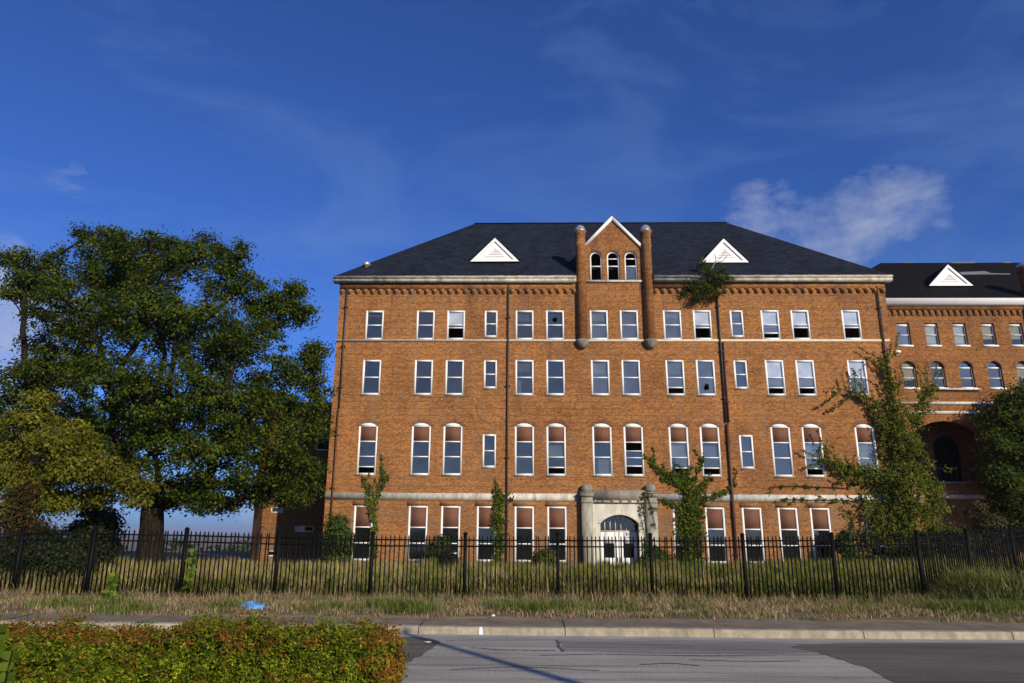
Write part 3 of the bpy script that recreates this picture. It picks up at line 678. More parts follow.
# roof vent on the left hip
p = at(368, 262, FY+1.0); m = MB().lathe([(.14, 0), (.14, .45), (.26, .48), (.30, .60), (.24, .75), (.10, .82)], 16)
link('roof_vent', m.mesh('roof_vent', 'metal_silver', True), B, Vector((p.x-.1, FY+1.0, roof_z(FY+1.0)-.45))-BO)
# downpipes
def pipe(xt, zt, zb, mat, y=FY-.12, xb=None, n=4, r=.055):
    xb = xt if xb is None else xb
    o = bp('downpipe', MB().tube([(xt, y, zt), (xt+(xb-xt)*.5, y, (zt+zb)/2), (xb, y, zb)], [r]*3, 10), mat, smooth=True)
    for k in range(n):
        f = (k+.5)/n; z = zt+(zb-zt)*f; xx = xt+(xb-xt)*f; link('bracket', MB().box(xx-.13, xx+.13, y-.065, y+.14, z-.035, z+.035).mesh('bracket', mat), o)
    return o
pipe(-1.42, 18.3, -.6, 'pipe_dark'); pipe(12.80, 18.3, 8.8, 'pipe_dark', n=3); pipe(12.86, 8.7, -.6, 'pipe_brown', r=.085)
pipe(12.98, 14.2, 8.8, 'pipe_brown', n=2, y=FY-.10); pipe(-12.62, 9.6, -.6, 'pipe_brown', n=3); pipe(-12.58, 18.1, 9.7, 'pipe_dark', n=3); pipe(23.62, 18.1, 3, 'pipe_dark', n=5)
# loose cable sagging along the wall between second and third floors
m = MB(); pts = [at(x_, y_, FY-.03) for x_, y_ in ((420, 397), (450, 397), (472, 396), (476, 408), (480, 418), (489, 423), (498, 422), (505, 414))]; m.tube(pts, [.012]*len(pts), 5); bp('cable', m, 'fascia_brown')

# portal
PY = FY-.30
pm = wall_mesh('portal', 4.0, 7.33, -1.0, 3.62, [(4.46, 6.86, -1.0, 2.90, .52)], PY, .30, 'portal_paint')
po = bp('portal', pm, 'portal_paint')
def pp(name, mb, mat, smooth=False, parent=None): return link(name, mb.mesh(name, mat, smooth), parent or po)
pp('archivolt', arch_ring(5.66, 2.40, 2.38, .52, .16, PY, .07), 'portal_paint')
pp('parapet', MB().box(4.0, 7.33, PY-.06, FY-.005, 3.80, 4.42), 'stone_grey')
pp('parapet_moulding', MB().box(4.0, 7.33, PY-.14, FY-.005, 3.62, 3.66), 'stone_grey')
for k in range(6): pp('dentil', MB().box(4.06+k*.56, 4.06+k*.56+.16, PY-.10, PY+.1, 3.665, 3.798), 'stone_grey')
pp('parapet_back', MB().box(4.01, 7.32, PY-.005, FY-.006, 3.662, 3.799), 'portal_paint')
for cx in (3.65, 7.68):
    pl = pp('pilaster', MB().box(cx-.35, cx+.35, PY-.16, FY-.003, -1.0, 4.0).box(cx-.40, cx+.40, PY-.21, FY-.002, 3.62, 3.72), 'stone')
    pp('capital', MB().box(cx-.43, cx+.43, PY-.26, FY-.001, 4.002, 4.22).box(cx-.47, cx+.47, PY-.30, FY-.001, 4.222, 4.30), 'stone_grey', parent=po)
    pp('ball_finial', MB().lathe([(.30, 4.302), (.36, 4.36), (.385, 4.48), (.36, 4.62), (.28, 4.74), (.15, 4.81), (.02, 4.835)], 22, cx, PY+.1), 'stone_grey', True)
# recessed doors
DY = FY+.52
bp('door_reveal', MB().quad((4.46, FY, -1), (4.46, FY, 1.99), (4.46, DY+.1, 1.99), (4.46, DY+.1, -1)).quad((6.86, FY, -1), (6.86, DY+.1, -1), (6.86, DY+.1, 1.99), (6.86, FY, 1.99)), 'portal_paint') if False else None
A = arc_pts(5.66, 2.38, 2.38, .51)
tr = bp('transom_window', MB().prism([(4.48, 1.86), (6.84, 1.86), (6.84, 1.94), (4.48, 1.94)], DY-.04, DY+.06), 'portal_paint')
link('pane', MB().poly([(4.47, DY+.02, 1.94), (6.85, DY+.02, 1.94)] + [(x_, DY+.02, z_) for x_, z_ in A]).mesh('pane', 'glass_dark'), tr)
for k in range(1, 7):
    x_ = 4.47+2.38*k/7; r = (2.38**2/4+.51**2)/(2*.51); zt = 2.38+.51-r+math.sqrt(r*r-(x_-5.66)**2)
    link('glazing_bar', MB().box(x_-.02, x_+.02, DY-.03, DY+.015, 1.94, zt-.01).mesh('glazing_bar', 'white_paint'), tr)
for s_ in (-1, 1):
    xa, xb = (4.48, 5.645) if s_ < 0 else (5.675, 6.84)
    d = MB(); wx0, wx1, wz0, wz1 = xa+.27, xb-.27, .28, 1.16
    d.box(xa, wx0, DY-.03, DY+.05, -1, 1.855); d.box(wx1, xb, DY-.03, DY+.05, -1, 1.855); d.box(wx0, wx1, DY-.03, DY+.05, -1, wz0); d.box(wx0, wx1, DY-.03, DY+.05, wz1, 1.855)
    dd = bp('door', d, 'white_paint')
    link('pane', MB().quad((wx0, DY+.01, wz0), (wx1, DY+.01, wz0), (wx1, DY+.01, wz1), (wx0, DY+.01, wz1)).mesh('pane', 'glass_dark'), dd)
    link('handle', MB().tube([(5.66+s_*.09, DY-.08, .0), (5.66+s_*.09, DY-.08, .3)], [.02, .02], 8).mesh('handle', 'pipe_dark'), dd)
bp('entrance_vestibule', MB().box(4.3, 7.0, FY+1.4, FY+1.5, -.6, 3.2), 'void_dark')

# ------------------------------------------------------------------ right wing
WY = 53.0; WO = Vector((36, WY, -.3))
Wg = thing('brick_building', 'lower brick wing with black roof and deep arched loggia, at the right edge', 'building', WO)
def wp(name, mb, mat, parent=None, smooth=False): return link(name, mb.mesh(name, mat, smooth), parent or Wg, (0, 0, 0) if parent else -WO)
cxw = [28.27+2.1*k for k in range(8)]
wo = [(c-.49, c+.49, 15.58, 17.32, 0) for c in cxw] + [(c-.52, c+.52, 12.32, 14.36, .5) for c in cxw]
LOG = (26.9, 33.6, 5.5, 9.86, 2.4)
lowin = [(35.2, 36.4, 6, 9, .25), (37.4, 38.6, 6, 9, .25), (35.2, 36.4, 1.0, 3.6, 0), (37.4, 38.6, 1.0, 3.6, 0)]
wm = wall_mesh('wall', 22.0, 58, -1, 18.6, wo + [LOG] + lowin, WY, .34, 'brick_wing')
wm.quad((58, WY, -1), (58, WY+16, -1), (58, WY+16, 18.6), (58, WY, 18.6)); wm.quad((22, WY+16, -1), (22, WY+16, 18.6), (58, WY+16, 18.6), (58, WY+16, -1)); wm.quad((22, WY, -1), (22, WY, 18.6), (22, WY+16, 18.6), (22, WY+16, -1))
wp('wall', wm, 'brick_wing')
im = MB()
for z in (-.9, 4.9, 11.2, 14.9, 18.3): im.box(22.1, 57.9, WY+.35 if z != 4.9 else WY+3.3, WY+15.9, z, z+.25)
im.box(22.1, 26.5, WY+4.4, WY+4.5, -.5, 18.2); im.box(34.1, 57.9, WY+4.4, WY+4.5, -.5, 18.2); im.box(26.9, 33.4, WY+4.4, WY+4.5, 11.3, 18.2)
wp('interior_partition', im, 'interior')
# loggia: deep arched porch, back wall with its own arch
lm = wall_mesh('loggia', 26.6, 34.0, 4.6, 10.6, [(27.6, 29.6, 5.5, 9.2, .9), (30.9, 32.9, 5.5, 9.2, .95)], WY+3.0, .3, 'brick_wing')
lm.quad((26.6, WY+.34, 4.6), (26.6, WY+.34, 10.6), (26.6, WY+3, 10.6), (26.6, WY+3, 4.6)); lm.quad((34.0, WY+.34, 4.6), (34.0, WY+3, 4.6), (34.0, WY+3, 10.6), (34.0, WY+.34, 10.6))
lm.quad((26.6, WY+.34, 5.49), (26.6, WY+3, 5.49), (34.0, WY+3, 5.49), (34.0, WY+.34, 5.49)); lm.quad((26.6, WY+.34, 10.6), (34.0, WY+.34, 10.6), (34.0, WY+3, 10.6), (26.6, WY+3, 10.6))
lg = wp('loggia', lm, 'brick_wing')
wp('dark_room', MB().box(26.95, 33.35, WY+5.5, WY+5.6, 4.6, 10.6), 'void_dark', lg)
wp('loggia_arch', arch_ring((LOG[0]+LOG[1])/2, LOG[1]-LOG[0], LOG[3]-LOG[4], LOG[4], .55, WY, .04), 'brick_wing')
wp('loggia_sill', MB().box(27.0, 33.2, WY-.18, WY+.5, 5.34, 5.497), 'stone_grey')
wp('loggia_rail', MB().box(27.2, 33.0, WY+.12, WY+.18, 6.4, 6.46), 'pipe_dark')
for k in range(14): wp('baluster', MB().box(27.5+k*.4, 27.53+k*.4, WY+.13, WY+.17, 5.5, 6.4), 'pipe_dark')
wp('stone_course', MB().box(26.4, 34.0, WY-.07, WY+.02, 11.07, 11.27), 'stone_band'); wp('stone_course', MB().box(26.4, 34.0, WY-.09, WY+.02, 10.36, 10.58), 'stone_band')
wp('stone_course', MB().box(24.2, 57.98, WY-.05, WY+.02, 4.28, 4.58), 'stone_band'); wp('ledge', MB().box(29.3, 33.2, WY-.22, WY+.02, 12.13, 12.24), 'stone_band')
for row, (za, zb, rs, hw) in enumerate(((15.58, 17.32, 0, .49), (12.32, 14.36, .5, .52))):
    for k, c in enumerate(cxw):
        h = zb-za; w = hw*2; m = MB(); fr = .05
        if rs: m.box(-w/2, -w/2+fr, 0, .1, 0, h-rs); m.box(w/2-fr, w/2, 0, .1, 0, h-rs); m.box(-w/2+fr, w/2-fr, 0, .1, h-rs-.05, h-rs+.05); m.box(-w/2+fr, w/2-fr, 0, .1, 0, .08); m.box(-w/2+fr, w/2-fr, 0, .1, .74, .79)
        else: m.box(-w/2, -w/2+fr, 0, .1, 0, h); m.box(w/2-fr, w/2, 0, .1, 0, h); m.box(-w/2+fr, w/2-fr, 0, .1, h-.22, h); m.box(-w/2+fr, w/2-fr, 0, .1, 0, .08); m.box(-w/2+fr, w/2-fr, 0, .1, h*.46, h*.46+.05)
        key = ('wf', row)
        if key not in _mc: _mc[key] = m.mesh('window_frame', 'white_paint')
        o = link('window', _mc[key], Wg, Vector((c, WY+.16, za))-WO)
        if rs:
            gk = 'glass_clear' if k in (0, 4) else 'glass'; key = ('wp', row, gk)
            if key not in _mc: _mc[key] = MB().poly([(-w/2+fr, 0, .08), (w/2-fr, 0, .08)]+[(x_, 0, z_) for x_, z_ in arc_pts(0, w-2*fr, h-rs, rs-.01)]).mesh('pane', gk)
            link('pane', _mc[key], o, (0, .06, 0))
            wp('brick_arch', arch_ring(c, w, zb-rs, rs, .2, WY), 'brick_dark')
        else: link('pane', quad_mesh('pane', w-2*fr, h-.3, 'glass_clear' if k in (1, 2, 3, 4) else 'glass_light'), o, (0, .06, .08))
        if (row, k) in ((0, 3), (0, 4), (1, 0), (1, 4)): link('blind', quad_mesh('blind', w-.12, h*.62, 'blind_yellow'), o, (0, .09, h*.3))
        if row == 0 and k in (1, 2): link('blind', quad_mesh('blind', w-.12, h*.8, 'blind_white'), o, (0, .09, h*.1))
        link('sill', box_mesh('sill', w+.16, .12, .22, 'white_paint'), o, (0, -.21, -.121))
for xa, xb, za, zb, rs in lowin:
    o = link('window', frame_mesh(xb-xa, zb-za, rs, [(1.5, .07)]), Wg, Vector(((xa+xb)/2, WY+.05, za))-WO); link('pane', quad_mesh('pane', xb-xa-.2, zb-za-.2-rs, 'glass_dark'), o, (0, .1, .1))
wp('frieze', MB().box(22, 58.01, WY-.12, WY+.02, 18.28, 18.6), 'brick_wing')
cm = MB().prism_x([(-.118, 0), (.01, 0), (.01, -.42), (-.03, -.42), (-.07, -.32), (-.118, -.16)][::-1], -.12, .12).mesh('corbel', 'brick_wing')
for k in range(40): link('corbel', cm, Wg, Vector((24.4+k*.47, WY-.001, 18.282))-WO)
wp('cornice', MB().prism_x([(WY+.1, 18.602), (WY-.2, 18.602), (WY-.34, 18.72), (WY-.42, 18.98), (WY-.42, 19.16), (WY+.1, 19.16)], 22, 58.3), 'white_trim')
wm = MB(); wz0, wr, wyr = 19.17, 25.25, WY+8
a0, a1 = (22, WY-.4, wz0), (58.4, WY-.4, wz0); b0, b1 = (22+7.6, wyr, wr), (58.4-5, wyr, wr)
b0 = (at(885, 262, wyr).x-.4, wyr, wr)
wm.quad(a0, a1, b1, b0); wm.poly([a1, (58.4, WY+16.4, wz0), b1]); wm.quad((58.4, WY+16.4, wz0), (22, WY+16.4, wz0), b0, b1); wm.poly([(22, WY+16.4, wz0), a0, b0]); wm.quad((22, WY+16.4, wz0), (58.4, WY+16.4, wz0), a1, a0)
wroof = wp('roof', wm, 'roof_black')
TW = (wr-wz0)/8.4; wry = lambda z: WY-.4+(z-wz0)/TW
def on_roof(px, py):   # meet of the sight line with the wing roof
    d = RT*((px-512)/FPX)+UP*(-(py-341.5)/FPX)+_F; k = d.z/d.y; y = (H-wz0+TW*(WY-.4))/(TW-k); return Vector((d.x/d.y*y, y-.03, H+k*y+.03))
tri_dormer(929, 972, 265.3, 285.8, Wg, WO, on_roof(950, 286.5).y-.12, wry, 'roof_black')
for poly in ([(958, 272.5), (985, 271.5), (991, 273.6), (1010, 274), (1010, 275), (985, 274.8), (962, 275.2)], [(955, 262.2), (978, 262), (974, 263.6), (950, 263.6)], [(903, 262.6), (914, 262.5), (912, 263.4), (904, 263.4)], [(1003, 262), (1012, 262), (1010, 263.4), (1004, 263.4)]):
    wp('roof_patch', MB().poly([tuple(on_roof(*q)) for q in poly][::-1]), 'slate_patch', wroof)
tp = at(1021.5, 262, WY-.2); tx = tp.x+.25
t_ = wp('turret', MB().lathe([(.55, 9.5), (.55, 21.3), (.62, 21.35), (.62, 21.6), (.55, 21.65)], 24, tx, WY-.2), 'brick_wing')
wp('cap', MB().lathe([(.66, 21.65), (.66, 21.8), (.5, 22.0), (.2, 22.2), (.03, 22.25)], 20, tx, WY-.2), 'metal_silver', t_, True)
# flood light on the wing wall
p = at(897, 352, WY-.15); wp('flood_light', MB().box(p.x-.2, p.x+.2, WY-.35, WY-.05, p.z-.08, p.z+.08).box(p.x-.05, p.x+.05, WY-.1, WY, p.z-.25, p.z), 'white_trim')

# ------------------------------------------------------------------ rear block behind the oak
RY = 56.7; RO = Vector((-17, RY, -.8))
Rb = thing('brick_building', 'plain brick rear block half hidden behind the big oak', 'building', RO)
def rp(name, mb, mat, parent=None): return link(name, mb.mesh(name, mat), parent or Rb, (0, 0, 0) if parent else -RO)
rw = []
for px, py, pw, ph in ((277, 510, 13, 6), (304, 529, 20, 6), (272, 553.5, 11, 6), (324, 444, 16, 13), (296, 470, 13, 8)):
    a, b_ = at(px-pw/2, py+ph/2, RY), at(px+pw/2, py-ph/2, RY); rw.append((a.x, b_.x, a.z, b_.z, 0))
xl_ = at(261, 530, RY).x
rm = wall_mesh('wall', xl_, -13.12, -3, 11.6, rw, RY, .3, 'brick_wing')
rm.quad((xl_-1.2, RY+1.4, -3), (xl_, RY, -3), (xl_, RY, 11.6), (xl_-1.2, RY+1.4, 11.6)); rm.quad((xl_-1.2, RY+7, -3), (xl_-1.2, RY+1.4, -3), (xl_-1.2, RY+1.4, 11.6), (xl_-1.2, RY+7, 11.6))
rm.quad((xl_-1.2, RY+7, -3), (xl_-1.2, RY+7, 11.6), (-13.12, RY+7, 11.6), (-13.12, RY+7, -3)); rm.poly([(xl_-1.2, RY+1.4, 11.6), (xl_, RY, 11.6), (-13.12, RY, 11.6), (-13.12, RY+7, 11.6), (xl_-1.2, RY+7, 11.6)])
rp('wall', rm, 'brick_wing')
rp('interior_partition', MB().box(xl_, -13.2, RY+2, RY+2.1, -3, 11.5), 'interior')
rp('parapet_coping', MB().box(xl_-.1, -13.12, RY-.12, RY+.3, 11.602, 11.8), 'stone_grey')
for a, b_, c, d, _ in rw:
    w, h = b_-a, d-c; m = MB(); m.box(-w/2, w/2, 0, .1, 0, .1).box(-w/2, w/2, 0, .1, h-.08, h).box(-w/2, -w/2+.08, 0, .1, .1, h-.08).box(w/2-.08, w/2, 0, .1, .1, h-.08)
    if w > 1.3: m.box(-.04, .04, 0, .1, .1, h-.08)
    o = link('window', m.mesh('window_frame', 'white_paint'), Rb, Vector(((a+b_)/2, RY+.04, c))-RO); link('pane', quad_mesh('pane', w-.16, h-.18, 'glass_dark'), o, (0, .06, .1))

# ------------------------------------------------------------------ fence
def fy(x): return 20.3+.058*x
FO = Vector((0, 20.3, 0))
fence = thing('iron_fence', 'long black iron picket fence between the verge and the lawn', 'fence', FO)
def post_at(px):
    X = 0
    for _ in range(12): X = at(px, 531.5, fy(X)).x
    return (X, fy(X))
posts = [(-15.9, fy(-15.9))] + [post_at(q) for q in (23, 95, 187, 279.5, 373, 465.5, 557.5, 650, 742, 831, 916)]
x10, y10 = posts[-1]
# the last bays swing back from the street
dx = 1.95; ang = R(31); posts += [(x10+2.44*math.cos(ang), y10+2.44*math.sin(ang)), (x10+4.88*math.cos(ang), y10+4.88*math.sin(ang)), (x10+7.3*math.cos(ang), y10+7.3*math.sin(ang))]
rise = {len(posts)-3: .05, len(posts)-2: .14, len(posts)-1: .24}
RY_ = [534, 534, 534, 535.5, 538, 539.6, 540.3, 540.5, 541, 541, 540.3, 538]; RX_ = [-60, 23, 95, 187, 279.5, 373, 465.5, 557.5, 650, 742, 831, 916]
PZ = [at(a, b_, posts[i][1]).z-1.66 for i, (a, b_) in enumerate(zip(RX_, RY_))]
PZ += [PZ[-1]+.07, PZ[-1]+.20, PZ[-1]+.32]
print('PZ', [round(q, 2) for q in PZ])
post_me = MB().box(-.045, .045, -.045, .045, -.1, 1.82).lathe([(.068, 1.82), (.068, 1.84), (.02, 1.88)], 8).mesh('post', 'fence_black')
pick = MB().box(-.0145, .0145, -.0145, .0145, .07, 1.745); i = len(pick.v); pick.v += [(-.0145, -.0145, 1.745), (.0145, -.0145, 1.745), (.0145, .0145, 1.745), (-.0145, .0145, 1.745), (0, 0, 1.80)]; pick.f += [(i, i+1, i+4), (i+1, i+2, i+4), (i+2, i+3, i+4), (i+3, i, i+4)]
pick_me = pick.mesh('picket', 'fence_black')
for i, (x_, y_) in enumerate(posts): link('post', post_me, fence, Vector((x_, y_, PZ[i]))-FO)
npk = 0
for i in range(len(posts)-1):
    a, b_ = Vector((*posts[i], PZ[i])), Vector((*posts[i+1], PZ[i+1])); d = b_-a; Lg = Vector((d.x, d.y, 0)).length; an = math.atan2(d.y, d.x); n = max(2, round(Lg/.118))
    for k in range(1, n): link('picket', pick_me, fence, a+d*(k/n)-FO, (random.uniform(-.008, .008), random.gauss(0, .010), an)); npk += 1
    tl = math.asin(max(-1, min(1, d.z/d.length)))
    for z in (.14, 1.50, 1.66): link('rail', box_mesh('rail', d.length-.07, .038, .03, 'fence_black'), fence, (a+b_)/2+Vector((0, -.015, z-.019))-FO, (0, -tl, an))
print('pickets', npk)

# ------------------------------------------------------------------ vegetation tools
def leaf_mesh(name, P, size, cols, up=.35, aspect=.6, mat='leaf', sizevar=.4, nrm=None):
    P = np.asarray(P); n = len(P)
    if nrm is None:
        d = rng.normal(size=(n, 3)); d[:, 2] += up*1.5; d[:, 1] -= .25
    else: d = nrm + rng.normal(size=(n, 3))*.55
    d /= np.linalg.norm(d, axis=1)[:, None]
    t = rng.normal(size=(n, 3)); a = np.cross(d, t); a /= np.linalg.norm(a, axis=1)[:, None]; b = np.cross(d, a)
    s = (size*(1+sizevar*rng.uniform(-1, 1, n)))[:, None]
    a *= s*.5; b *= s*.5*aspect
    fold = d*s*.10
    V = np.stack([P-a, P+b*1.0-fold-a*.15, P+a, P-b*1.0-fold-a*.15], 1).reshape(-1, 3)
    i = np.arange(n)*4; F = np.stack([i, i+1, i+2, i+3], 1)
    return mesh_np(name, V, F, mat, cols=np.repeat(cols, 4, axis=0), uv=False)
def pal(n, cols, var=.22):
    c = np.array(cols)[rng.integers(0, len(cols), n)]; return np.clip(c*(1+var*rng.normal(size=(n, 1)))*(1+.06*rng.normal(size=(n, 3))), .004, .9)
def branch(m, a, b, r0, r1, wob=.08, seg=6, n=6, sag=0):
    a, b = Vector(a), Vector(b); L_ = (b-a).length; pts, rr = [], []
    off = Vector((random.uniform(-1, 1), random.uniform(-1, 1), random.uniform(-.3, 1)))*L_*wob
    for k in range(seg+1):
        t = k/seg; w = math.sin(math.pi*t); pts.append(a.lerp(b, t)+off*w+Vector((random.uniform(-1, 1), random.uniform(-1, 1), random.uniform(-1, 1)))*L_*.012*(0 < k < seg)); rr.append(r0+(r1-r0)*t)
    m.tube(pts, rr, n, False); return pts
def lobe_tree(name, label, cat, base, fork, r0, lobes, clumps, leaves, lsize, cols, bark, clump_r=.55, up=.35, twigs=.35, group=None, aspect=.6, fill=.35, flat=.8, base_r=None):
    base = Vector(base); o = thing(name, label, cat, base, group); m = MB(); fork = Vector(fork)
    b0 = base-Vector((0, 0, .3)); br = base_r or r0*1.45
    rr = random.Random(int(abs(base.x*131+base.y*17)))
    nr, ns_ = 12, 16; ph = [rr.uniform(0, 6.3) for _ in range(4)]; i0 = len(m.v)           # fluted, flaring trunk
    for k in range(nr+1):
        t = k/nr; c0 = b0.lerp(fork+Vector((0, 0, .2)), t)+Vector((math.sin(t*4+ph[0])*.05*r0, math.cos(t*3+ph[1])*.05*r0, 0)); rad = r0*(.86+.14*(1-t))+(br-r0)*math.exp(-t*5)
        for q in range(ns_):
            an = 2*math.pi*q/ns_; f = 1+.07*math.sin(3*an+ph[2]+t*2)+.05*math.sin(7*an+ph[3]-t*3)+(.16*math.sin(5*an+ph[0])*math.exp(-t*6))+rr.uniform(-.02, .02); m.v.append((c0.x+rad*f*math.cos(an), c0.y+rad*f*math.sin(an), c0.z))
    for k in range(nr):
        for q in range(ns_): w = (q+1) % ns_; m.f.append((i0+k*ns_+q, i0+k*ns_+w, i0+(k+1)*ns_+w, i0+(k+1)*ns_+q))
    Ps, Cs, Ns = [], [], []; mr = sum(q[3] for q in lobes)/len(lobes)
    # limbs: every lobe hangs on the nearest part of the frame that leads back to the fork
    order = sorted(range(len(lobes)), key=lambda q: (Vector(lobes[q][:3])-fork).length); nodes = [(fork, 0.0, -1)]; kids = {0: []}; par = {}
    for q in order:
        c = Vector(lobes[q][:3]); best = min(range(len(nodes)), key=lambda k: (c-nodes[k][0]).length+.55*nodes[k][1]+(0 if k else .15*(c-fork).length))
        par[q] = best; nodes.append((c, nodes[best][1]+(c-nodes[best][0]).length, q)); kids[len(nodes)-1] = []; kids[best].append(len(nodes)-1)
    size = {}
    def cnt(k): size[k] = 1+sum(cnt(q) for q in kids[k]); return size[k]
    cnt(0); idx = {nodes[k][2]: k for k in range(1, len(nodes))}; tot = max(2, size[0])
    rad_of = lambda k: max(.022, r0*.78*(size[k]/tot)**.45)
    for li in order:
        lx, ly, lz, lr = lobes[li]; c = Vector((lx, ly, lz)); k = idx[li]; pk = par[li]
        pts = branch(m, nodes[pk][0], c, min(rad_of(k)*1.1, r0*.6 if pk == 0 else rad_of(pk)), rad_of(k)*.8, .13, 7, 7)
        gap = (c-nodes[pk][0]).length-lr*.9
        if gap > .6 and pk:
            for q_ in range(int(min(7, 2+gap*1.6))):
                ctr = pts[rr.randint(1, 6)]+Vector((rr.gauss(0, .4), rr.gauss(0, .4), rr.gauss(0, .3)))*min(1, lr); nl = int(leaves*rr.uniform(.5, 1.1)); pp_ = rng.normal(size=(nl, 3))*clump_r*.5+np.array(ctr)
                Ps.append(pp_); Cs.append(pal(nl, cols)); Ns.append((pp_-np.array(ctr))/clump_r+np.array([0, -.2, .4]))
        nc = max(4, int(clumps*(lr/mr)**1.8))
        for k in range(nc):
            d = Vector(rng.normal(size=3)).normalized(); rad = lr*(random.uniform(fill, 1.0)**.5)*random.uniform(.85, 1.08)
            q = c+Vector((d.x*rad, d.y*rad, d.z*rad*flat))
            if random.random() < twigs: branch(m, pts[random.randint(3, 6)], q, max(.02, r0*.07), .012, .08, 4, 4)
            nl = int(leaves*random.uniform(.5, 1.3)); cr = clump_r*random.uniform(.7, 1.35)
            pp_ = rng.normal(size=(nl, 3))*np.array([cr, cr, cr*.62])*.55 + np.array(q); tone = 1+.16*rng.normal()
            Ps.append(pp_); Cs.append(pal(nl, cols)*tone); out = (pp_-np.array(q))/cr*.9+np.array(q-c)/lr*.9+np.array([0, 0, .35]); Ns.append(out)
    P, K = np.concatenate(Ps), np.clip(np.concatenate(Cs), .004, .9)
    t = m.mesh('trunk', bark, True); link('trunk', t, o, -base)
    link('crown', leaf_mesh('crown', P, lsize, K, up, aspect, nrm=np.concatenate(Ns)), o, -base, kind='stuff')
    return o
def px_lobes(L_, Y): 
    out = []
    for px, py, pr, dy in L_:
        c = at(px, py, Y+dy); out.append((c.x, c.y, c.z, pr*(Y+dy)/735))
    return out
oakc = [(.022, .042, .005), (.042, .068, .006), (.070, .094, .008), (.030, .052, .007), (.112, .126, .011)]
OY = 41.5; ob = at(152, 560, OY); ob.z = float(gz(ob.x, OY))
L_ = [(25, 285, 30, 0), (58, 278, 26, 2), (105, 252, 27, 0), (135, 254, 27, -2), (118, 280, 34, 3), (172, 262, 20, 2), (195, 262, 26, 0), (232, 280, 30, -1), (268, 298, 28, 1), (288, 312, 21, 0), (80, 312, 40, -3), (140, 318, 46, -4), (200, 325, 44, -4), (248, 340, 36, -2),
      (22, 388, 36, 0), (60, 365, 34, -2), (110, 382, 46, -4), (170, 395, 50, -5), (225, 405, 42, -3), (268, 388, 26, 0), (303, 372, 24, 1), (318, 392, 16, 2), (312, 358, 14, 2), (300, 425, 28, 1), (265, 445, 34, -2), (298, 470, 24, 1), (215, 455, 38, -3), (160, 448, 38, -4), (248, 486, 18, 0), (110, 435, 36, -2), (60, 425, 40, 1), (12, 440, 38, 1), (200, 490, 18, -2), (30, 475, 30, 3),
      (140, 300, 50, 5), (210, 350, 48, 6), (70, 350, 44, 6), (150, 410, 50, 6), (240, 420, 40, 5), (90, 460, 36, 5), (285, 495, 14, 2), (305, 490, 15, 2), (225, 505, 12, 0), (140, 497, 13, -1), (165, 500, 13, 1), (128, 485, 16, -2), (180, 488, 16, -2)]
rq = random.Random(5)
for (a, b_, c, d) in list(L_)[:36]:
    vx, vy = a-150, b_-380; ln = math.hypot(vx, vy)
    if ln < 75: continue
    for q in range(3):
        an = math.atan2(vy, vx)+rq.uniform(-1.1, 1.1); k = c*rq.uniform(.75, 1.12); nx_, ny_ = a+math.cos(an)*k, b_+math.sin(an)*k
        if nx_ < 325 and ny_ < 512: L_.append((nx_, ny_, rq.uniform(5, 10), d+rq.uniform(-1.5, 1.5)))
lobe_tree('oak_tree', 'huge spreading dark green oak with thick trunk, left of the main building', 'tree', ob, at(153, 505, OY), .66, px_lobes(L_, OY), 13, 84, .175, oakc, 'bark', .55, .3, .3, base_r=.80)
# yellow-green locust in front of the oak
LY = 27.0; lb = at(35, 565, LY); lb.z = float(gz(lb.x, LY))
lcol = [(.14, .145, .012), (.11, .13, .011), (.17, .16, .016), (.085, .105, .010), (.15, .115, .02)]
L_ = [(30, 420, 22, 0), (10, 450, 26, 1), (50, 445, 24, -1), (75, 430, 16, 0), (30, 480, 28, 0), (75, 470, 24, -1), (105, 470, 18, 0), (130, 478, 15, 0), (100, 495, 16, 1), (135, 500, 10, 0), (60, 500, 22, 0), (15, 510, 24, 0), (40, 400, 14, 0), (90, 450, 14, 1), (150, 488, 8, 0), (-20, 470, 30, 0), (-25, 430, 24, 1)]
lobe_tree('locust_tree', 'small yellow-green feathery tree in front of the oak, far left', 'tree', lb, at(33, 490, LY), .13, px_lobes(L_, LY), 42, 46, .14, lcol, 'bark_pale', .42, .5, .5, aspect=.5, fill=.2, flat=.6)
# reddish shrub and dark shrubs
def shrub(name, label, px, pyt, pyb, wpx, Y, cols, n=26, leaves=60, ls=.13, bark='bark', cr=.35, aspect=.6, **k):
    b = at(px, pyb, Y); b.z = float(gz(b.x, Y)); s_ = Y/735; rr = random.Random(int(px*7+Y)); L2 = []
    top = at(px, pyt, Y).z; hh = max(.4, top-b.z)
    m_ = 5+int(wpx/14)
    for q in range(m_):
        r = min(hh*.38, wpx*s_*.26)*rr.uniform(.75, 1.1); x_ = b.x+rr.uniform(-1, 1)*max(.05, wpx*s_/2-r); z_ = b.z+r*.8+rr.random()*max(.05, hh-2*r)*(1-.45*abs(x_-b.x)/max(.1, wpx*s_/2)); L2.append((x_, Y+rr.uniform(-.6, .6)*min(1.2, wpx*s_*.3), z_, r))
    L2.append((b.x, Y, top-min(hh*.38, wpx*s_*.26)*.8, min(hh*.38, wpx*s_*.26)*.8))
    return lobe_tree(name, label, 'shrub', b, b+Vector((0, 0, hh*.22)), .05, L2, n, leaves, ls, cols, bark, cr, .3, .25, aspect=aspect, flat=.9, **k)
dkc = [(.020, .035, .010), (.03, .045, .012), (.04, .055, .015)]; grc = [(.055, .085, .016), (.075, .105, .02), (.04, .065, .014)]; ylc = [(.11, .13, .022), (.08, .11, .02), (.14, .14, .03)]
shrub('shrub', 'dark leafy shrub behind the fence at the oak\'s left foot', 88, 492, 566, 62, 30, dkc, 24, 50, .16)
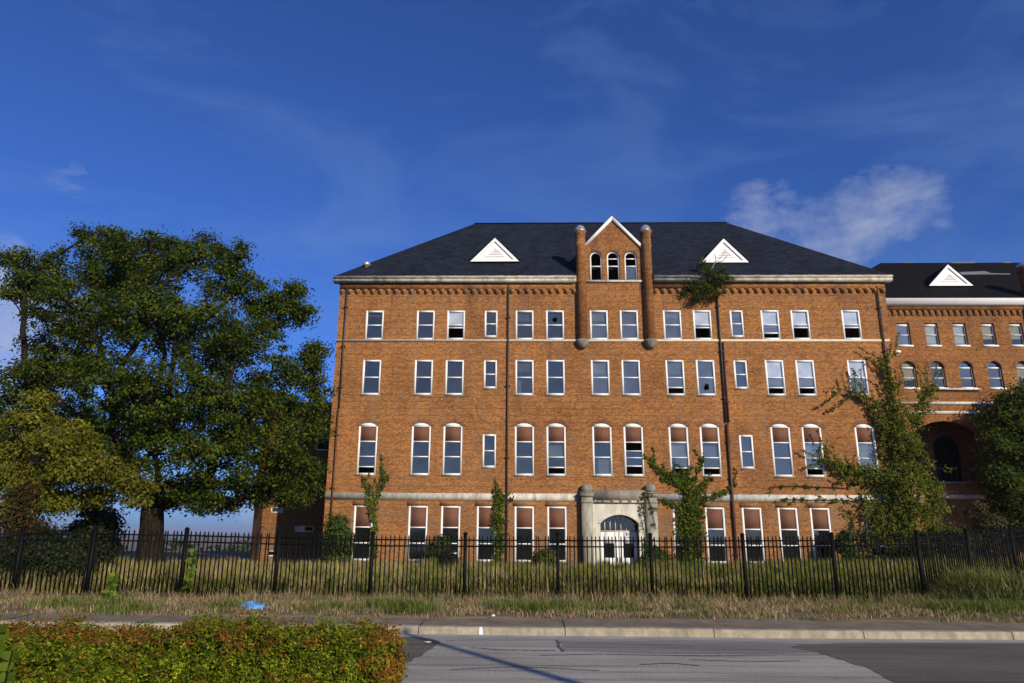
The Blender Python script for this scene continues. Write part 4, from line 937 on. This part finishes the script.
shrub('shrub', 'rust and green shrub under the small tree at the left edge', 14, 482, 566, 60, 24.5, [(.06, .028, .014), (.08, .045, .016), (.04, .05, .012)], 24, 44, .12)
shrub('shrub', 'tall dark shrub mass behind the leftmost fence bays', 40, 525, 572, 90, 23.5, dkc, 24, 50, .13)
shrub('shrub', 'light green bush at the left corner of the main building', 334, 512, 562, 44, 44.5, grc, 24, 44, .16)
shrub('shrub', 'low green bush under the third ground floor window', 441, 536, 566, 26, 45.5, grc, 24, 40, .14)
shrub('shrub', 'dark dead looking bush before the ground floor windows', 446, 553, 577, 14, 36, [(.022, .018, .014), (.03, .03, .016)], 24, 40, .10)
shrub('shrub', 'yellow-green bush between the portal and downpipe', 548, 548, 570, 26, 44.8, ylc, 24, 40, .14)
shrub('shrub', 'green weeds bush at the foot of the portal\'s right pilaster', 655, 545, 570, 30, 44.5, grc, 24, 40, .14)
shrub('shrub', 'olive bush between the two rightmost ground floor windows', 850, 530, 568, 22, 45.5, grc, 24, 36, .14)
shrub('shrub', 'broad green shrub below the wing\'s loggia', 945, 520, 566, 66, 43, grc, 24, 44, .17)
shrub('shrub', 'brownish shrub at the foot of the wing', 985, 500, 562, 50, 46, [(.10, .065, .035), (.07, .06, .03), (.05, .07, .02)], 24, 44, .16)
shrub('shrub', 'dark green shrub inside the fence near the street lamp side', 958, 560, 590, 60, 24.0, dkc+grc, 60, 46, .11) if False else None
# right hand tree
TY = 50.6; tb = at(1030, 560, TY); tb.z = float(gz(tb.x, TY))
L_ = [(1015, 400, 18, 0), (1000, 420, 20, 0), (1022, 430, 24, 1), (995, 445, 17, -1), (1015, 460, 26, 0), (1040, 440, 34, 1), (1000, 480, 20, 0), (1025, 495, 24, -1), (1050, 480, 34, 0), (990, 465, 12, 0), (1005, 508, 18, 0), (1035, 525, 26, 0), (1030, 395, 20, 0), (1065, 420, 30, 1), (1060, 460, 36, 1), (1055, 510, 30, 0)]
lobe_tree('tree', 'dark green tree cut by the right edge, in front of the wing', 'tree', tb, at(1028, 520, TY), .22, px_lobes(L_, TY), 40, 64, .21, [(.040, .066, .008), (.06, .088, .009), (.028, .05, .007), (.08, .10, .010)], 'bark', .5, .3, .4)

# ------------------------------------------------------------------ ivy on the walls
def ivy(label, spine, Y, cols, ls=.17, dens=170, depth=.22, cat='ivy', name='ivy', tendrils=10, tlen=1.2):
    """spine: list of strands; strand = list of (px, py, half width px)"""
    P, K, Nn = [], [], []; m = MB(); b = at(spine[0][0][0], spine[0][0][1], Y); o = thing(name, label, cat, b)
    s_ = Y/735; rr = random.Random(len(label)); starts = []
    for st in spine:
        pts = [at(a, c, Y) for a, c, _ in st]; ws = [w*s_ for _, _, w in st]
        m.tube([p+Vector((0, -.02, 0)) for p in pts], [max(.012, .03*(1-.6*k/len(pts))) for k in range(len(pts))], 5, False)
        for k in range(len(pts)-1):
            a, c = pts[k], pts[k+1]; ln = (c-a).length; n = int(dens*ln*(ws[k]+ws[k+1]) + 10*ln); tan = (c-a).normalized(); nx = Vector((tan.z, 0, -tan.x))
            for _ in range(tendrils): starts.append((a.lerp(c, rr.random())+nx*rr.uniform(-.6, .6)*ws[k], tan, nx*(1 if rr.random() < .5 else -1)))
            nb = max(1, n//14); cen = rng.random((nb, 2))       # leaves gather in small sprays
            cen_t = cen[:, 0]; w = ws[k]+(ws[k+1]-ws[k])*cen_t; off = rng.normal(size=nb)*.48*w
            cc = np.array(a)[None]+(np.array(c)-np.array(a))[None]*cen_t[:, None]+np.array(nx)[None]*off[:, None]; dp = np.abs(rng.normal(size=nb))*depth*np.clip(w, .1, 1.2)*np.exp(-(off/np.maximum(w, .05))**2)
            cc[:, 1] -= .03+dp
            q = np.repeat(cc, 20, axis=0)+rng.normal(size=(nb*20, 3))*np.minimum(.17, .04+np.repeat(w, 20)*.35)[:, None]*np.array([1, .45, 1])
            q[:, 1] = np.minimum(q[:, 1], Y-.015)
            P.append(q); tone = np.repeat(1+.22*rng.normal(size=(nb, 1)), 20, axis=0); K.append(pal(nb*20, cols)*tone)
    for p0, tan, side in starts:
        if rr.random() < .35: continue
        L_ = tlen*rr.uniform(.3, 1.3); d = (tan*rr.uniform(.1, 1)+side*rr.uniform(.3, 1)+Vector((0, 0, .3))).normalized(); pts = [p0]
        for _ in range(7): d = (d+Vector((rr.uniform(-.4, .4), 0, rr.uniform(-.25, .4)))).normalized(); pts.append(pts[-1]+d*L_/7)
        m.tube(pts, [.012]*7+[.005], 4, False)
        n = int(26*L_); t = rng.random(n)**1.4*6.99; A = np.array(pts); k = t.astype(int); f = (t-k)[:, None]; q = A[k]*(1-f)+A[k+1]*f+rng.normal(size=(n, 3))*np.array([.06, .015, .06]); q[:, 1] -= .03; P.append(q); K.append(pal(n, cols))
    P, K = np.concatenate(P), np.clip(np.concatenate(K), .004, .9)
    link('stem', m.mesh('stem', 'bark', True), o, -b)
    link('foliage', leaf_mesh('foliage', P, ls, K, .2, .8, nrm=np.array([[.1, -.8, .5]])), o, -b, kind='stuff')
    return o
ivc = [(.07, .10, .010), (.09, .125, .012), (.05, .075, .009), (.12, .13, .016)]
IY = FY-.04
ivy('thick column of green ivy right of the stone portal', [[(694, 570, 11), (692, 540, 11), (690, 515, 10), (688, 495, 7), (686, 480, 5), (683, 473, 3)], [(688, 492, 4), (670, 476, 3), (660, 471, 3), (652, 463, 1.5), (650, 458, 1)], [(690, 505, 4), (705, 498, 2), (722, 494, 1.5), (735, 484, 1)], [(690, 512, 3), (672, 505, 2), (664, 500, 1)], [(692, 500, 3), (704, 484, 1.5), (712, 478, 1)], [(688, 488, 3), (676, 480, 2), (660, 478, 1)], [(694, 480, 2), (700, 468, 1), (703, 460, .6)]], IY, ivc, .14, 420, tendrils=3, tlen=1.0)
ivy('forked bright ivy strand beside the leftmost windows', [[(375, 560, 2), (374, 530, 2.5), (373, 510, 3.5), (371, 497, 4.5), (367, 487, 3), (364, 479, 2)], [(375, 503, 2), (379, 493, 2), (383, 485, 2.5), (382, 470, 1.5), (381, 457, 1)], [(383, 487, 1.2), (388, 478, .8), (389, 473, .6)]], IY, [(.10, .13, .022), (.08, .11, .018), (.13, .14, .03)], .13, 300, tendrils=1, tlen=.7)
ivy('narrow ivy climbing next to the left downpipe', [[(500, 560, 4), (499, 540, 4.5), (498, 520, 4.5), (498, 505, 4), (498, 493, 4), (493, 491, 1)], [(498, 496, 3), (506, 499, 1), (513, 500, .7)]], IY, ivc, .13, 360, tendrils=2, tlen=.6)
ivy('sparse ivy trailing over the portal\'s right pilaster', [[(648, 560, 1.5), (647, 530, 1), (643, 512, 1), (645, 497, 2), (650, 492, 2.5)], [(648, 497, 1), (653, 515, .8), (656, 530, .6)]], FY-.52, ivc, .10, 200, tendrils=2, tlen=.5)
ivy('thin trailing creeper along the stone course at right', [[(875, 500, 2), (855, 501, 1.5), (830, 500, 1.2), (800, 500, 1), (780, 499, .7)], [(856, 540, 3), (853, 525, 2.5), (850, 510, 1.5)], [(865, 480, 1), (845, 488, .8), (790, 486, .7), (770, 487, .5)]], IY-.04, ivc, .11, 130, tendrils=2, tlen=.8)
big_ivy = [[(905, 565, 34), (908, 530, 36), (908, 500, 33), (906, 470, 25), (902, 440, 17), (898, 415, 9), (893, 395, 5), (889, 375, 3), (886, 350, 1.5)], [(900, 490, 13), (880, 480, 11), (862, 473, 8), (845, 468, 6), (832, 464, 4), (824, 461, 2)], [(893, 450, 10), (884, 425, 5), (874, 402, 2.5), (858, 394, 1), (838, 388, .5)], [(912, 440, 8), (916, 415, 7), (922, 398, 6), (930, 391, 5), (938, 388, 2)], [(880, 545, 12), (872, 520, 9), (868, 505, 5)], [(930, 520, 18), (934, 500, 13), (928, 482, 8)]]
ivy('huge mass of ivy and creeper smothering the right corner of the main building', big_ivy, FY-.35, [(.075, .105, .010), (.10, .13, .012), (.05, .08, .009), (.13, .14, .016), (.15, .135, .02)], .14, 190, depth=.5, tendrils=7, tlen=1.8)
# sapling rooted in the gutter
gp_ = at(712, 285, FY-.35); gp_.z = 18.75
L_ = [(708, 272, 9, -.2), (695, 283, 9, 0), (718, 280, 11, -.2), (705, 290, 10, -.3), (727, 279, 7, 0), (690, 290, 6, 0), (700, 297, 8, -.3), (716, 293, 8, -.3), (701, 264, 5, 0), (683, 294, 4, 0), (722, 270, 5, 0)]
lobe_tree('sapling', 'green sapling sprouting from the roof gutter by the right dormer', 'sapling', gp_, gp_+Vector((0, -.1, .12)), .05, px_lobes(L_, FY-.35), 13, 36, .12, [(.05, .075, .014), (.07, .10, .018), (.035, .055, .012)], 'bark', .30, .3, .5, fill=.05, flat=.7)
# bare shoots waving before the white dormer
m = MB(); gpb = at(704, 268, FY-.3)
for pts in ([(706, 275), (716, 262), (722, 256), (726, 250)], [(712, 270), (716, 258), (714, 254)], [(704, 272), (700, 262), (703, 257)], [(718, 262), (723, 261), (727, 256)]):
    q = [at(a, b_, FY-.2) for a, b_ in pts]; m.tube(q, [.035, .03, .02, .012][:len(q)], 5, False)
link('twig', m.mesh('twig', 'bark_pale'), bpy.data.objects['sapling'], -gp_)

# ------------------------------------------------------------------ hedge at the near kerb
HY0, HY1 = 6.35, 7.35; HXR = at(388, 655, HY0).x
HB = Vector((-4.5, 6.85, 0))
hedge = thing('hedge', 'low clipped hedge with red, orange and green leaves in the foreground', 'hedge', HB)
def hedge_top(x, y):
    return .855 + .035*np.sin(x*2.1+.6) + .035*np.sin(x*4.7+y*2+1.0) + .022*np.sin(x*11+y*5)
def hedge_pts(n):
    """overlapping leafy sprays on the top and outer faces, dark gaps between, a thin fill inside"""
    per = 80; k = n//per; x = rng.uniform(-6.6, HXR-.04, k); u = rng.random(k); y = rng.uniform(HY0+.06, HY1-.06, k); zt = hedge_top(x, y); z = zt*rng.random(k)*.8
    top_, front, end = u < .36, (u >= .36) & (u < .88), (u >= .88) & (u < .93)
    z = np.where(top_, zt-.05-np.abs(rng.normal(size=k))*.02, z); z = np.where(front, (zt-.05)*(.42+.58*rng.random(k)), z)
    y = np.where(front, HY0+.05+.10*rng.random(k)**2, y); x = np.where(end, HXR-.05-.04*rng.random(k), x)
    e = np.clip((HXR-x)/.22, 0, 1); z -= (1-e)**2*.07
    r = rng.uniform(.035, .095, k); d = rng.normal(size=(k, per, 3)); d /= np.linalg.norm(d, axis=2)[:, :, None]; rad = r[:, None]*(.55+.5*rng.random((k, per)))
    c = np.stack([x, y, np.maximum(z, .06)], 1)
    P = (c[:, None, :]+d*rad[:, :, None]*np.array([1.15, 1, .85])).reshape(-1, 3)
    nrm = (d*.9+np.array([.05, -.45, .55])).reshape(-1, 3)
    return P, nrm, np.repeat(rng.random(k), per)+.10*rng.normal(size=k*per), np.repeat(1+.26*rng.normal(size=k), per)
P, Nr, rk, tone = hedge_pts(190000)
T, TN, TK = [], [], []
for q in range(520):
    a, b_ = rng.uniform(-8.4, HXR-.05), rng.uniform(HY0, HY1); k = rng.integers(12, 34); T.append(np.stack([a+rng.normal(size=k)*.035, b_+rng.normal(size=k)*.035, hedge_top(a, b_)+rng.random(k)*rng.uniform(.03, .12)-.03], 1)); TN.append(np.tile([[0, -.5, .8]], (k, 1))); TK.append(np.full(k, rng.random()))
nf = 80000; T.append(np.stack([rng.uniform(-6.6, HXR-.08, nf), rng.uniform(HY0+.08, HY1-.05, nf), .08+.70*rng.random(nf)], 1)); TN.append(np.tile([[0, -.6, .5]], (nf, 1))); TK.append(np.full(nf, .95))
P = np.concatenate([P]+T); Nr = np.concatenate([Nr]+TN); rk = np.concatenate([rk]+TK); n = len(P); tone = np.concatenate([tone, np.ones(n-len(tone))])
top = smooth01((P[:, 2]-.70)/.16)*np.clip(.55+.45*np.sin(P[:, 0]*1.7+P[:, 1]*2.2)+.35*np.sin(P[:, 0]*5.1+1), .12, 1); right = smooth01((P[:, 0]-HXR+.30)/.25)
base_c = pal(n, [(.155, .19, .011), (.115, .16, .010), (.075, .11, .008), (.23, .235, .015), (.05, .08, .007)]); red = pal(n, [(.24, .075, .016), (.21, .11, .018), (.14, .06, .016), (.25, .15, .022), (.17, .13, .016)])
isred = rk < np.clip(.07+.66*top+.5*right, 0, .88); K = np.clip(np.where(isred[:, None], red, base_c)*np.clip(tone, .4, 1.7)[:, None], .004, .9)
link('foliage', leaf_mesh('foliage', P, .033, K, .35, .45, nrm=Nr), hedge, -HB, kind='stuff')
m = MB()
for k in range(220):
    x_, y_ = random.uniform(-8.5, HXR-.1), random.uniform(HY0+.05, HY1-.05); m.tube([(x_, y_, .0), (x_+random.uniform(-.06, .06), y_+random.uniform(-.06, .06), .45), (x_+random.uniform(-.12, .12), y_+random.uniform(-.05, .05), .78)], [.010, .008, .004], 4, False)
link('stem', m.mesh('stem', 'bark'), hedge, -HB)
# planting bed the hedge stands in
m = MB().box(-40, HXR+.12, 1.5, 7.6, -.2, .05); m.build('planting_bed', 'soil', kind='structure')
# broad-leaved weed at the lower left
def weed(label, base, leaves, ls, stem_h, cols, spread=.15, lean=(0, 0)):
    b = Vector(base); o = thing('weed', label, 'weed', b); m = MB(); tip = Vector((lean[0], lean[1], stem_h)); m.tube([(0, 0, 0), tuple(tip*.5), tuple(tip)], [.012, .009, .005], 5); link('stem', m.mesh('stem', 'bark'), o)
    for k in range(leaves):
        t = .25+.75*k/max(1, leaves-1); an = k*2.4+random.random(); s_ = ls*random.uniform(.7, 1.2); p = tip*t; V = []; F = []
        out = [(0, 0), (.25, .34), (.6, .40), (1.0, 0), (.6, -.40), (.25, -.34)]
        tl = random.uniform(-.2, .9); an = random.uniform(-.5, 1.1)+(math.pi*.75 if k % 2 else 0)
        for a, c in out:
            u, v = a*s_*math.cos(an)-c*s_*math.sin(an), a*s_*math.sin(an)+c*s_*math.cos(an)-a*a*s_*.25; V.append((u, -v*0+abs(c)*.3*s_+v*math.sin(tl)-a*s_*.2, v*math.cos(tl)))
        me = mesh_np('leaf', V, [(0, 3, 2, 1), (0, 5, 4, 3)], 'leaf', cols=np.repeat(pal(1, cols), 6, axis=0), uv=False)
        link('leaf', me, o, p, (0, 0, random.uniform(-.5, .5)))
    return o
gw = [(.10, .17, .014), (.075, .13, .012), (.13, .17, .02)]
pz = at(4, 640, 4.6); weed('broad leaved green weed at the hedge\'s left end, lower left corner', (pz.x, 4.6, .05), 26, .085, .95, gw, lean=(.05, .02))
pz = at(-6, 640, 4.9); weed('taller broad leaved weed rising above the hedge at the left edge', (pz.x, 4.9, .05), 26, .085, 1.08, gw, lean=(-.02, .05))
pz = at(180, 600, 19.3); weed('leafy vine weed growing up the fence left of the blue bag', (pz.x, fy(pz.x)-.12, -.02), 20, .17, 1.2, gw, lean=(.05, 0))
pz = at(100, 600, 17.5); weed('green weed with upright leaves on the verge near the fence post', (pz.x, 17.8, .05), 22, .17, .62, gw, lean=(.1, 0))

# ------------------------------------------------------------------ grass
def blades(name, P, hgt, wid, cols, lean=.35, label=None, parent=None):
    n = len(P); an = rng.uniform(0, 2*math.pi, n); d = np.stack([np.cos(an), np.sin(an), np.zeros(n)], 1); w = np.stack([-np.sin(an), np.cos(an), np.zeros(n)], 1)*wid[:, None]*.5
    # let blades face the street at random
    ln = (lean*np.abs(rng.normal(size=n))*hgt)[:, None]; up = np.array([[0, 0, 1.]])*hgt[:, None]
    mid = P+d*ln*.35+up*.58; tip = P+d*ln+up*(1-.15*rng.random((n, 1)))
    V = np.stack([P-w, P+w, mid+w*.75, mid-w*.75, tip], 1).reshape(-1, 3); i = np.arange(n)*5
    F3 = np.concatenate([np.stack([i, i+1, i+2], 1), np.stack([i, i+2, i+3], 1), np.stack([i+3, i+2, i+4], 1)])
    me = mesh_np(name, V, F3, 'grass', cols=np.repeat(cols, 5, axis=0), uv=False)
    return link(name, me, parent, kind='stuff')
def patch(x, y, s=1.0, ph=0): return .5+.5*np.sin(x*.45*s+1.7*np.sin(y*.31*s+ph)+ph)*np.cos(y*.52*s-.8*np.sin(x*.27*s+ph))
def col_mix(n, t, dry, green):
    d = pal(n, dry, .25); g_ = pal(n, green, .25); return np.where((rng.random(n) < t)[:, None], g_, d)
dry = [(.37, .30, .12), (.30, .245, .095), (.44, .36, .16), (.22, .175, .07)]; grn = [(.13, .155, .024), (.17, .185, .034), (.10, .125, .02)]
def clumped(cx, cy, k, r):
    n = len(cx); x = np.repeat(cx, k)+rng.normal(size=n*k)*np.repeat(r, k); y = np.repeat(cy, k)+rng.normal(size=n*k)*np.repeat(r, k); return x, y
# lawn behind the fence: tall unmown tufts, thicker towards the street
nc = 9000; cy = 19.6+(46.8-19.6)*rng.random(nc)**1.1; cx = (rng.random(nc)*1.62-.82)*cy; x, y = clumped(cx, cy, 20, rng.uniform(.06, .22, nc)); ci = np.repeat(np.arange(nc), 20); ch = rng.random(nc)[ci]; cgreen = rng.random(nc)[ci]
keep = (y > fy(x)+.05) & (y < 46.7) & (x < 32); x, y, ch, cgreen = x[keep], y[keep], ch[keep], cgreen[keep]; n = len(x)
pt = patch(x, y); hg = .22+.20*rng.random(n)+.55*ch**3*(.4+.6*pt)+.10*pt
tg = np.clip(.30+.5*patch(x, y, 1.6, 2)+.25*np.clip((x+2)/14, 0, 1)-.35*np.clip((-x-3)/7, 0, 1), .04, .8)
K = np.where((cgreen < tg)[:, None], pal(n, grn, .22), pal(n, dry, .22))
blades('lawn_grass', np.stack([x, y, gz(x, y)-.02], 1), hg, .012+.010*(y/22), K, .5)
# verge in front of the fence: straw lying in mats, thatch against the fence
_tx = np.linspace(-18, 19, 371); _tb = np.array([kerb_y(v)+walk_w(v) for v in _tx])
nc = 5200; cx = rng.uniform(-16.5, 17.5, nc); b0_ = np.interp(cx, _tx, _tb); v = rng.random(nc)**.8*1.04; cy = b0_-.03+(fy(cx)+.2-b0_)*v
cover = patch(cx, cy, 3.3, 1)*.6+patch(cx, cy, 7.1, 2)*.5; keep = (cover+v*.5 > .45+.25*rng.random(nc)); cx, cy, v = cx[keep], cy[keep], v[keep]; nc = len(cx)
x, y = clumped(cx, cy, 22, rng.uniform(.04, .16, nc)); ci = np.repeat(np.arange(nc), 22); vv = v[ci]; ch = rng.random(nc)[ci]; cg = rng.random(nc)[ci]; n = len(x)
hg = .03+.07*rng.random(n)+.30*smooth01((vv-.45)/.45)*ch*rng.random(n)+.08*ch
tg = np.clip(patch(x, y, 2.2, 3)*1.3-.72, .03, .6)
straw = [(.40, .31, .165), (.33, .25, .13), (.46, .37, .21), (.24, .175, .095), (.17, .12, .07)]
blades('verge_grass', np.stack([x, y, gz(x, y)-.01], 1), hg, np.full(n, .012), np.where((cg < tg)[:, None], pal(n, [(.10, .135, .026), (.14, .165, .036), (.08, .11, .02)]), pal(n, straw, .25)), 1.1)
# brighter tufts on the verge
T, Hh, Cc = [], [], []
for px, py, wpx, k in ((400, 608, 34, 900), (380, 606, 20, 500), (530, 608, 30, 500), (560, 609, 26, 500), (500, 607, 26, 300), (960, 608, 40, 1500), (990, 610, 40, 1500), (1015, 606, 30, 1200), (225, 608, 24, 500), (330, 609, 30, 400), (130, 611, 22, 500), (690, 607, 20, 260), (110, 606, 16, 400), (1000, 603, 50, 1800), (945, 610, 30, 700), (410, 611, 26, 700), (545, 611, 36, 700), (620, 610, 20, 260), (850, 612, 26, 260), (60, 606, 30, 500)):
    c = g(px, py, .12); q = np.stack([c[0]+rng.normal(size=k)*wpx*17/735*.5, c[1]+rng.normal(size=k)*.28, np.zeros(k)], 1); q[:, 2] = gz(q[:, 0], q[:, 1])-.01; T.append(q); Hh.append(.08+.24*rng.random(k)); Cc.append(pal(k, [(.09, .14, .022), (.12, .16, .03), (.07, .105, .02), (.22, .20, .07)]))
blades('verge_tufts', np.concatenate(T), np.concatenate(Hh), np.full(sum(map(len, T)), .012), np.concatenate(Cc), .7)

wb = g(1004, 612, .0); wb = Vector((wb[0], wb[1]+.6, .05)); wc = thing('weed_clump', 'tall loose weeds and grass at the fence\'s right end', 'weeds', wb)
k = 5200; q = np.stack([wb.x+.75+rng.normal(size=k)*.70, wb.y+1.4+rng.normal(size=k)*.75, np.zeros(k)], 1); q[:, 2] = gz(q[:, 0], q[:, 1])-.02
hh = (.25+.75*rng.random(k)**1.5)*np.exp(-((q[:, 0]-wb.x-1.0)/1.3)**2)+.12
o_ = blades('foliage', q-np.array(wb), hh, np.full(k, .022), pal(k, [(.10, .135, .022), (.14, .165, .03), (.075, .105, .018), (.24, .21, .085), (.30, .25, .12)]), .75, parent=wc)
# ------------------------------------------------------------------ small things on the street
def crumple(name, label, cat, px, py, rx, ry_, rz, mat, z=.12):
    c = g(px, py, z); m = MB(); n, k = 12, 6; rr = random.Random(px)
    prof = [[(1+.48*rr.uniform(-1, 1)) for _ in range(n)] for _ in range(k+1)]
    for j in range(k+1):
        t = j/k*math.pi/2
        for q in range(n): a = 2*math.pi*q/n; f = prof[j][q]*math.cos(t); m.v.append((rx*f*math.cos(a), ry_*f*math.sin(a), rz*math.sin(t)*(1+.3*rr.uniform(-1, 1))))
    for j in range(k):
        for q in range(n): w = (q+1) % n; m.f.append((j*n+q, j*n+w, (j+1)*n+w, (j+1)*n+q))
    return tag(m.build(name, mat, loc=(c[0], c[1], z)), label, cat)
crumple('plastic_bag', 'crumpled bright blue plastic bag lying on the verge', 'bag', 250, 608.5, .34, .18, .13, 'bag_blue', .09)
crumple('paper_scrap', 'white paper scrap on the verge above the kerb tick', 'litter', 493, 616, .035, .03, .03, 'litter_white', .15)
crumple('paper_scrap', 'flattened white scrap on the asphalt by the pole shadow', 'litter', 428, 642, .06, .04, .012, 'litter_white', .005)
# utility pole behind the photographer: its shadow crosses the road
ub = (8.35, -2.6, 0); up_ = thing('utility_pole', 'wooden utility pole whose shadow crosses the road', 'utility pole', ub)
link('pole', MB().tube([(0, 0, -.35), (0, 0, 4), (0, 0, 7.75)], [.14, .12, .07], 14).mesh('pole', 'pole_wood', True), up_)
link('metal_cap', MB().lathe([(.085, 7.75), (.085, 7.82), (.02, 7.86)], 12).mesh('metal_cap', 'metal_silver', True), up_)

# ------------------------------------------------------------------ far land
def ridge(name, Y, x0, x1, base, amp, seed, mat, step):
    rr = np.random.default_rng(seed); xs = np.arange(x0, x1, step); h = base+amp*(.5*np.sin(xs/170+seed)+.3*np.sin(xs/63+seed*2)+.25*rr.normal(size=len(xs))); m = MB()
    for k in range(len(xs)-1):
        m.quad((xs[k], Y, -60), (xs[k+1], Y, -60), (xs[k+1], Y+40, h[k+1]), (xs[k], Y+40, h[k])); m.quad((xs[k], Y+40, h[k]), (xs[k+1], Y+40, h[k+1]), (xs[k+1], Y+300, -60), (xs[k], Y+300, -60))
    return m.build(name, mat, kind='structure')
ridge('hills', 1500, -2600, 2600, -20, 9, 3, 'far_land', 26)
# far wood beyond the lawn's crest
n = 26000; x = rng.uniform(-330, 60, n); y = rng.uniform(230, 330, n); base = gz(x, y); ht = 11.5+1.6*np.sin(x/9)+1.8*np.sin(x/4.3+y/7)+1.2*np.sin(x/2.1)
P = np.stack([x, y, base+ht*rng.random(n)**.5], 1)
tag(link('woodland', leaf_mesh('woodland', P, 1.5, pal(n, [(.03, .05, .014), (.045, .065, .018), (.05, .06, .02)]), .4, .8), kind='stuff'), 'distant belt of trees low on the horizon at left', 'woodland')

# ------------------------------------------------------------------ summer haze in the valley air
hm = bpy.data.materials.new('haze'); hm.use_nodes = True; nt = hm.node_tree; nt.nodes.clear()
o_ = N(nt, 'ShaderNodeOutputMaterial'); v_ = N(nt, 'ShaderNodeVolumePrincipled'); v_.inputs['Color'].default_value = (.80, .88, 1, 1); v_.inputs['Density'].default_value = .00014; v_.inputs['Anisotropy'].default_value = .2
nt.links.new(v_.outputs[0], o_.inputs['Volume']); M['haze'] = hm
MB().box(-9200, 9200, -9200, 12300, -75, 45).build('haze', 'haze', kind='stuff')
